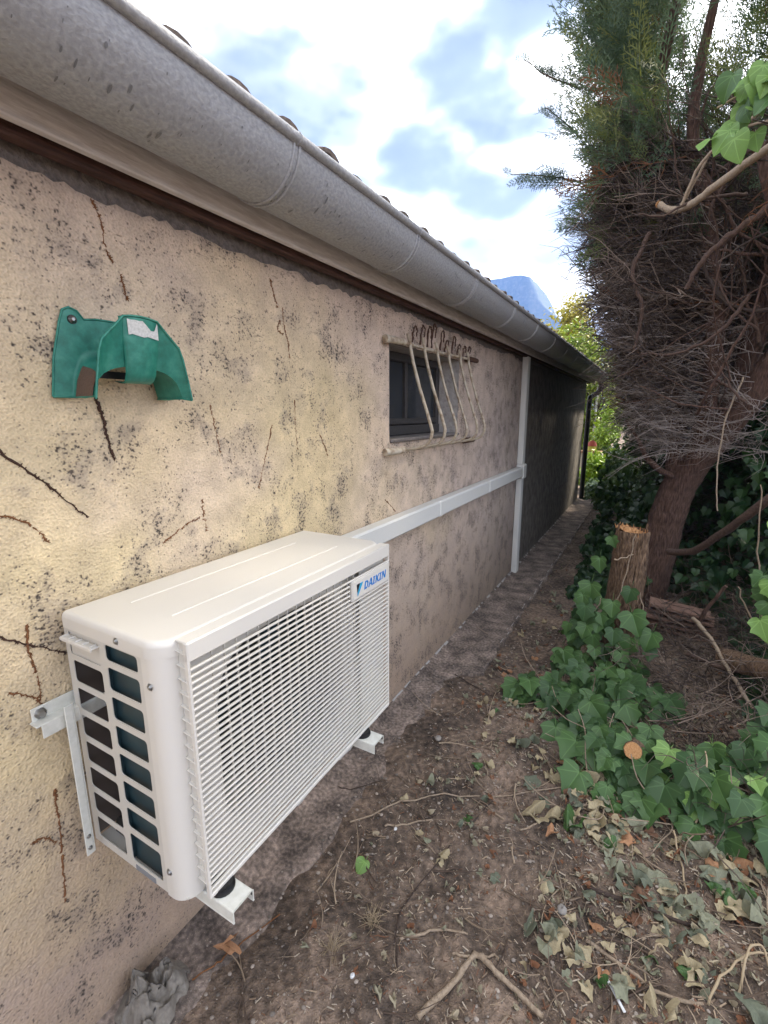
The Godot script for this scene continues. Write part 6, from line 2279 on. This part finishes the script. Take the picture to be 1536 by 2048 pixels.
	for k in 36000:
		var z := 0.0
		var x := 0.0
		if k < 26000:
			x = rng.randf_range(0.30, 2.1)
			z = -rng.randf_range(0.65, 2.6)
			if x < 0.95 and rng.randf() < 0.35: continue
		else:
			x = rng.randf_range(0.02, 1.9)
			z = -rng.randf_range(1.0, 8.5)
		if x < 0.32 and rng.randf() < 0.75: continue
		var s := 0.004 + 0.018 * pow(rng.randf(), 2.5)
		if x > 1.0: s *= 1.35
		var b := Basis(Vector3.UP, rng.randf() * TAU) * Basis(Vector3(0, 0, 1), rng.randf_range(-0.3, 0.3)) * Basis.from_scale(Vector3(s, s * 0.9, s))
		xf.append(Transform3D(b, Vector3(x, ground_height(x, z) + 0.002 + (0.012 if x < 0.33 else 0.0), z)))
		var c: Color = pal[rng.randi() % 6]
		col.append(c * rng.randf_range(0.7, 1.15))
	var lt := multi("litter", chip.mesh(M.tinted), xf, col)
	tag(lt, "fine litter of bark chips and straw over the soil", "litter")
	var peb := Mb.new()
	var rr2 := []
	for i in 5:
		var r := []
		for k in 8:
			var a := TAU * (k % 7) / 7.0
			var b := PI * (i / 4.0 - 0.5)
			r.append(Vector3(cos(a) * cos(b), sin(b) * 0.6, sin(a) * cos(b)))
		rr2.append(r)
	peb.grid(rr2, Vector3.ZERO, [], true)
	for i in peb.n.size():
		if peb.n[i].dot(peb.v[i]) < 0.0: peb.n[i] = -peb.n[i]
	peb.rewind()
	xf = []
	col = []
	for k in 5200:
		var x := rng.randf_range(0.03, 1.6)
		var z := -rng.randf_range(0.6, 3.6)
		var s := 0.0015 + 0.0055 * pow(rng.randf(), 3.0)
		xf.append(Transform3D(Basis(Vector3.UP, rng.randf() * TAU) * Basis.from_scale(Vector3(s * 1.2, s, s)), Vector3(x, ground_height(x, z) + s * 0.3 + (0.012 if x < 0.33 else 0.0), z)))
		col.append(Color(0.20, 0.17, 0.145) * rng.randf_range(0.5, 1.8))
	tag(multi("gravel", peb.mesh(M.tinted), xf, col), "small grit and pebbles strewn on the trodden soil", "gravel")
	xf = []
	col = []
	for k in 1500:
		var x := rng.randf_range(0.25, 2.0)
		if x < 0.95 and rng.randf() < 0.55: continue
		var z := -rng.randf_range(0.7, 3.2)
		if k % 4 == 0: z = -rng.randf_range(2.5, 8.0)
		var d := Vector3(rng.randf_range(-1, 1), rng.randf_range(-0.03, 0.12), rng.randf_range(-1, 1))
		var s := 0.05 + 0.16 * pow(rng.randf(), 1.8)
		xf.append(Transform3D(rand_basis_toward(d, rng.randf() * TAU, s), Vector3(x, ground_height(x, z) + 0.005, z)))
		col.append(Color(0.09, 0.06, 0.045).lerp(Color(0.40, 0.31, 0.22), pow(rng.randf(), 1.5)))
	tag(multi("twig_litter", twig_mesh(M.tinted, 450, 1, 0.016), xf, col), "thin broken twigs and stalks strewn over the ground", "twigs")
	xf = []
	col = []
	var scrap := ivy_leaf_mesh(null, 460, 0.5, 0.9, 0.0)
	scrap.surface_set_material(0, M.tinted)
	for k in 3600:
		var x := rng.randf_range(0.35, 2.1)
		var z := -rng.randf_range(0.8, 3.0)
		if k % 4 == 0: z = -rng.randf_range(2.5, 8.5)
		elif x < 0.95 and rng.randf() < 0.8: continue
		var s := rng.randf_range(0.008, 0.030)
		xf.append(Transform3D(leaf_basis(Vector3(0, 1, 0) + rv(0.6), rv(1.0) + Vector3(0.01, 0, 0), s), Vector3(x, ground_height(x, z) + 0.006, z)))
		var g := rng.randf()
		col.append(Color(0.16, 0.165, 0.11).lerp(Color(0.36, 0.30, 0.21), g) if rng.randf() < 0.75 else Color(0.20, 0.09, 0.045))
	tag(multi("leaf_litter", scrap, xf, col), "crumbled scraps of dry leaf strewn over the litter", "leaf litter")
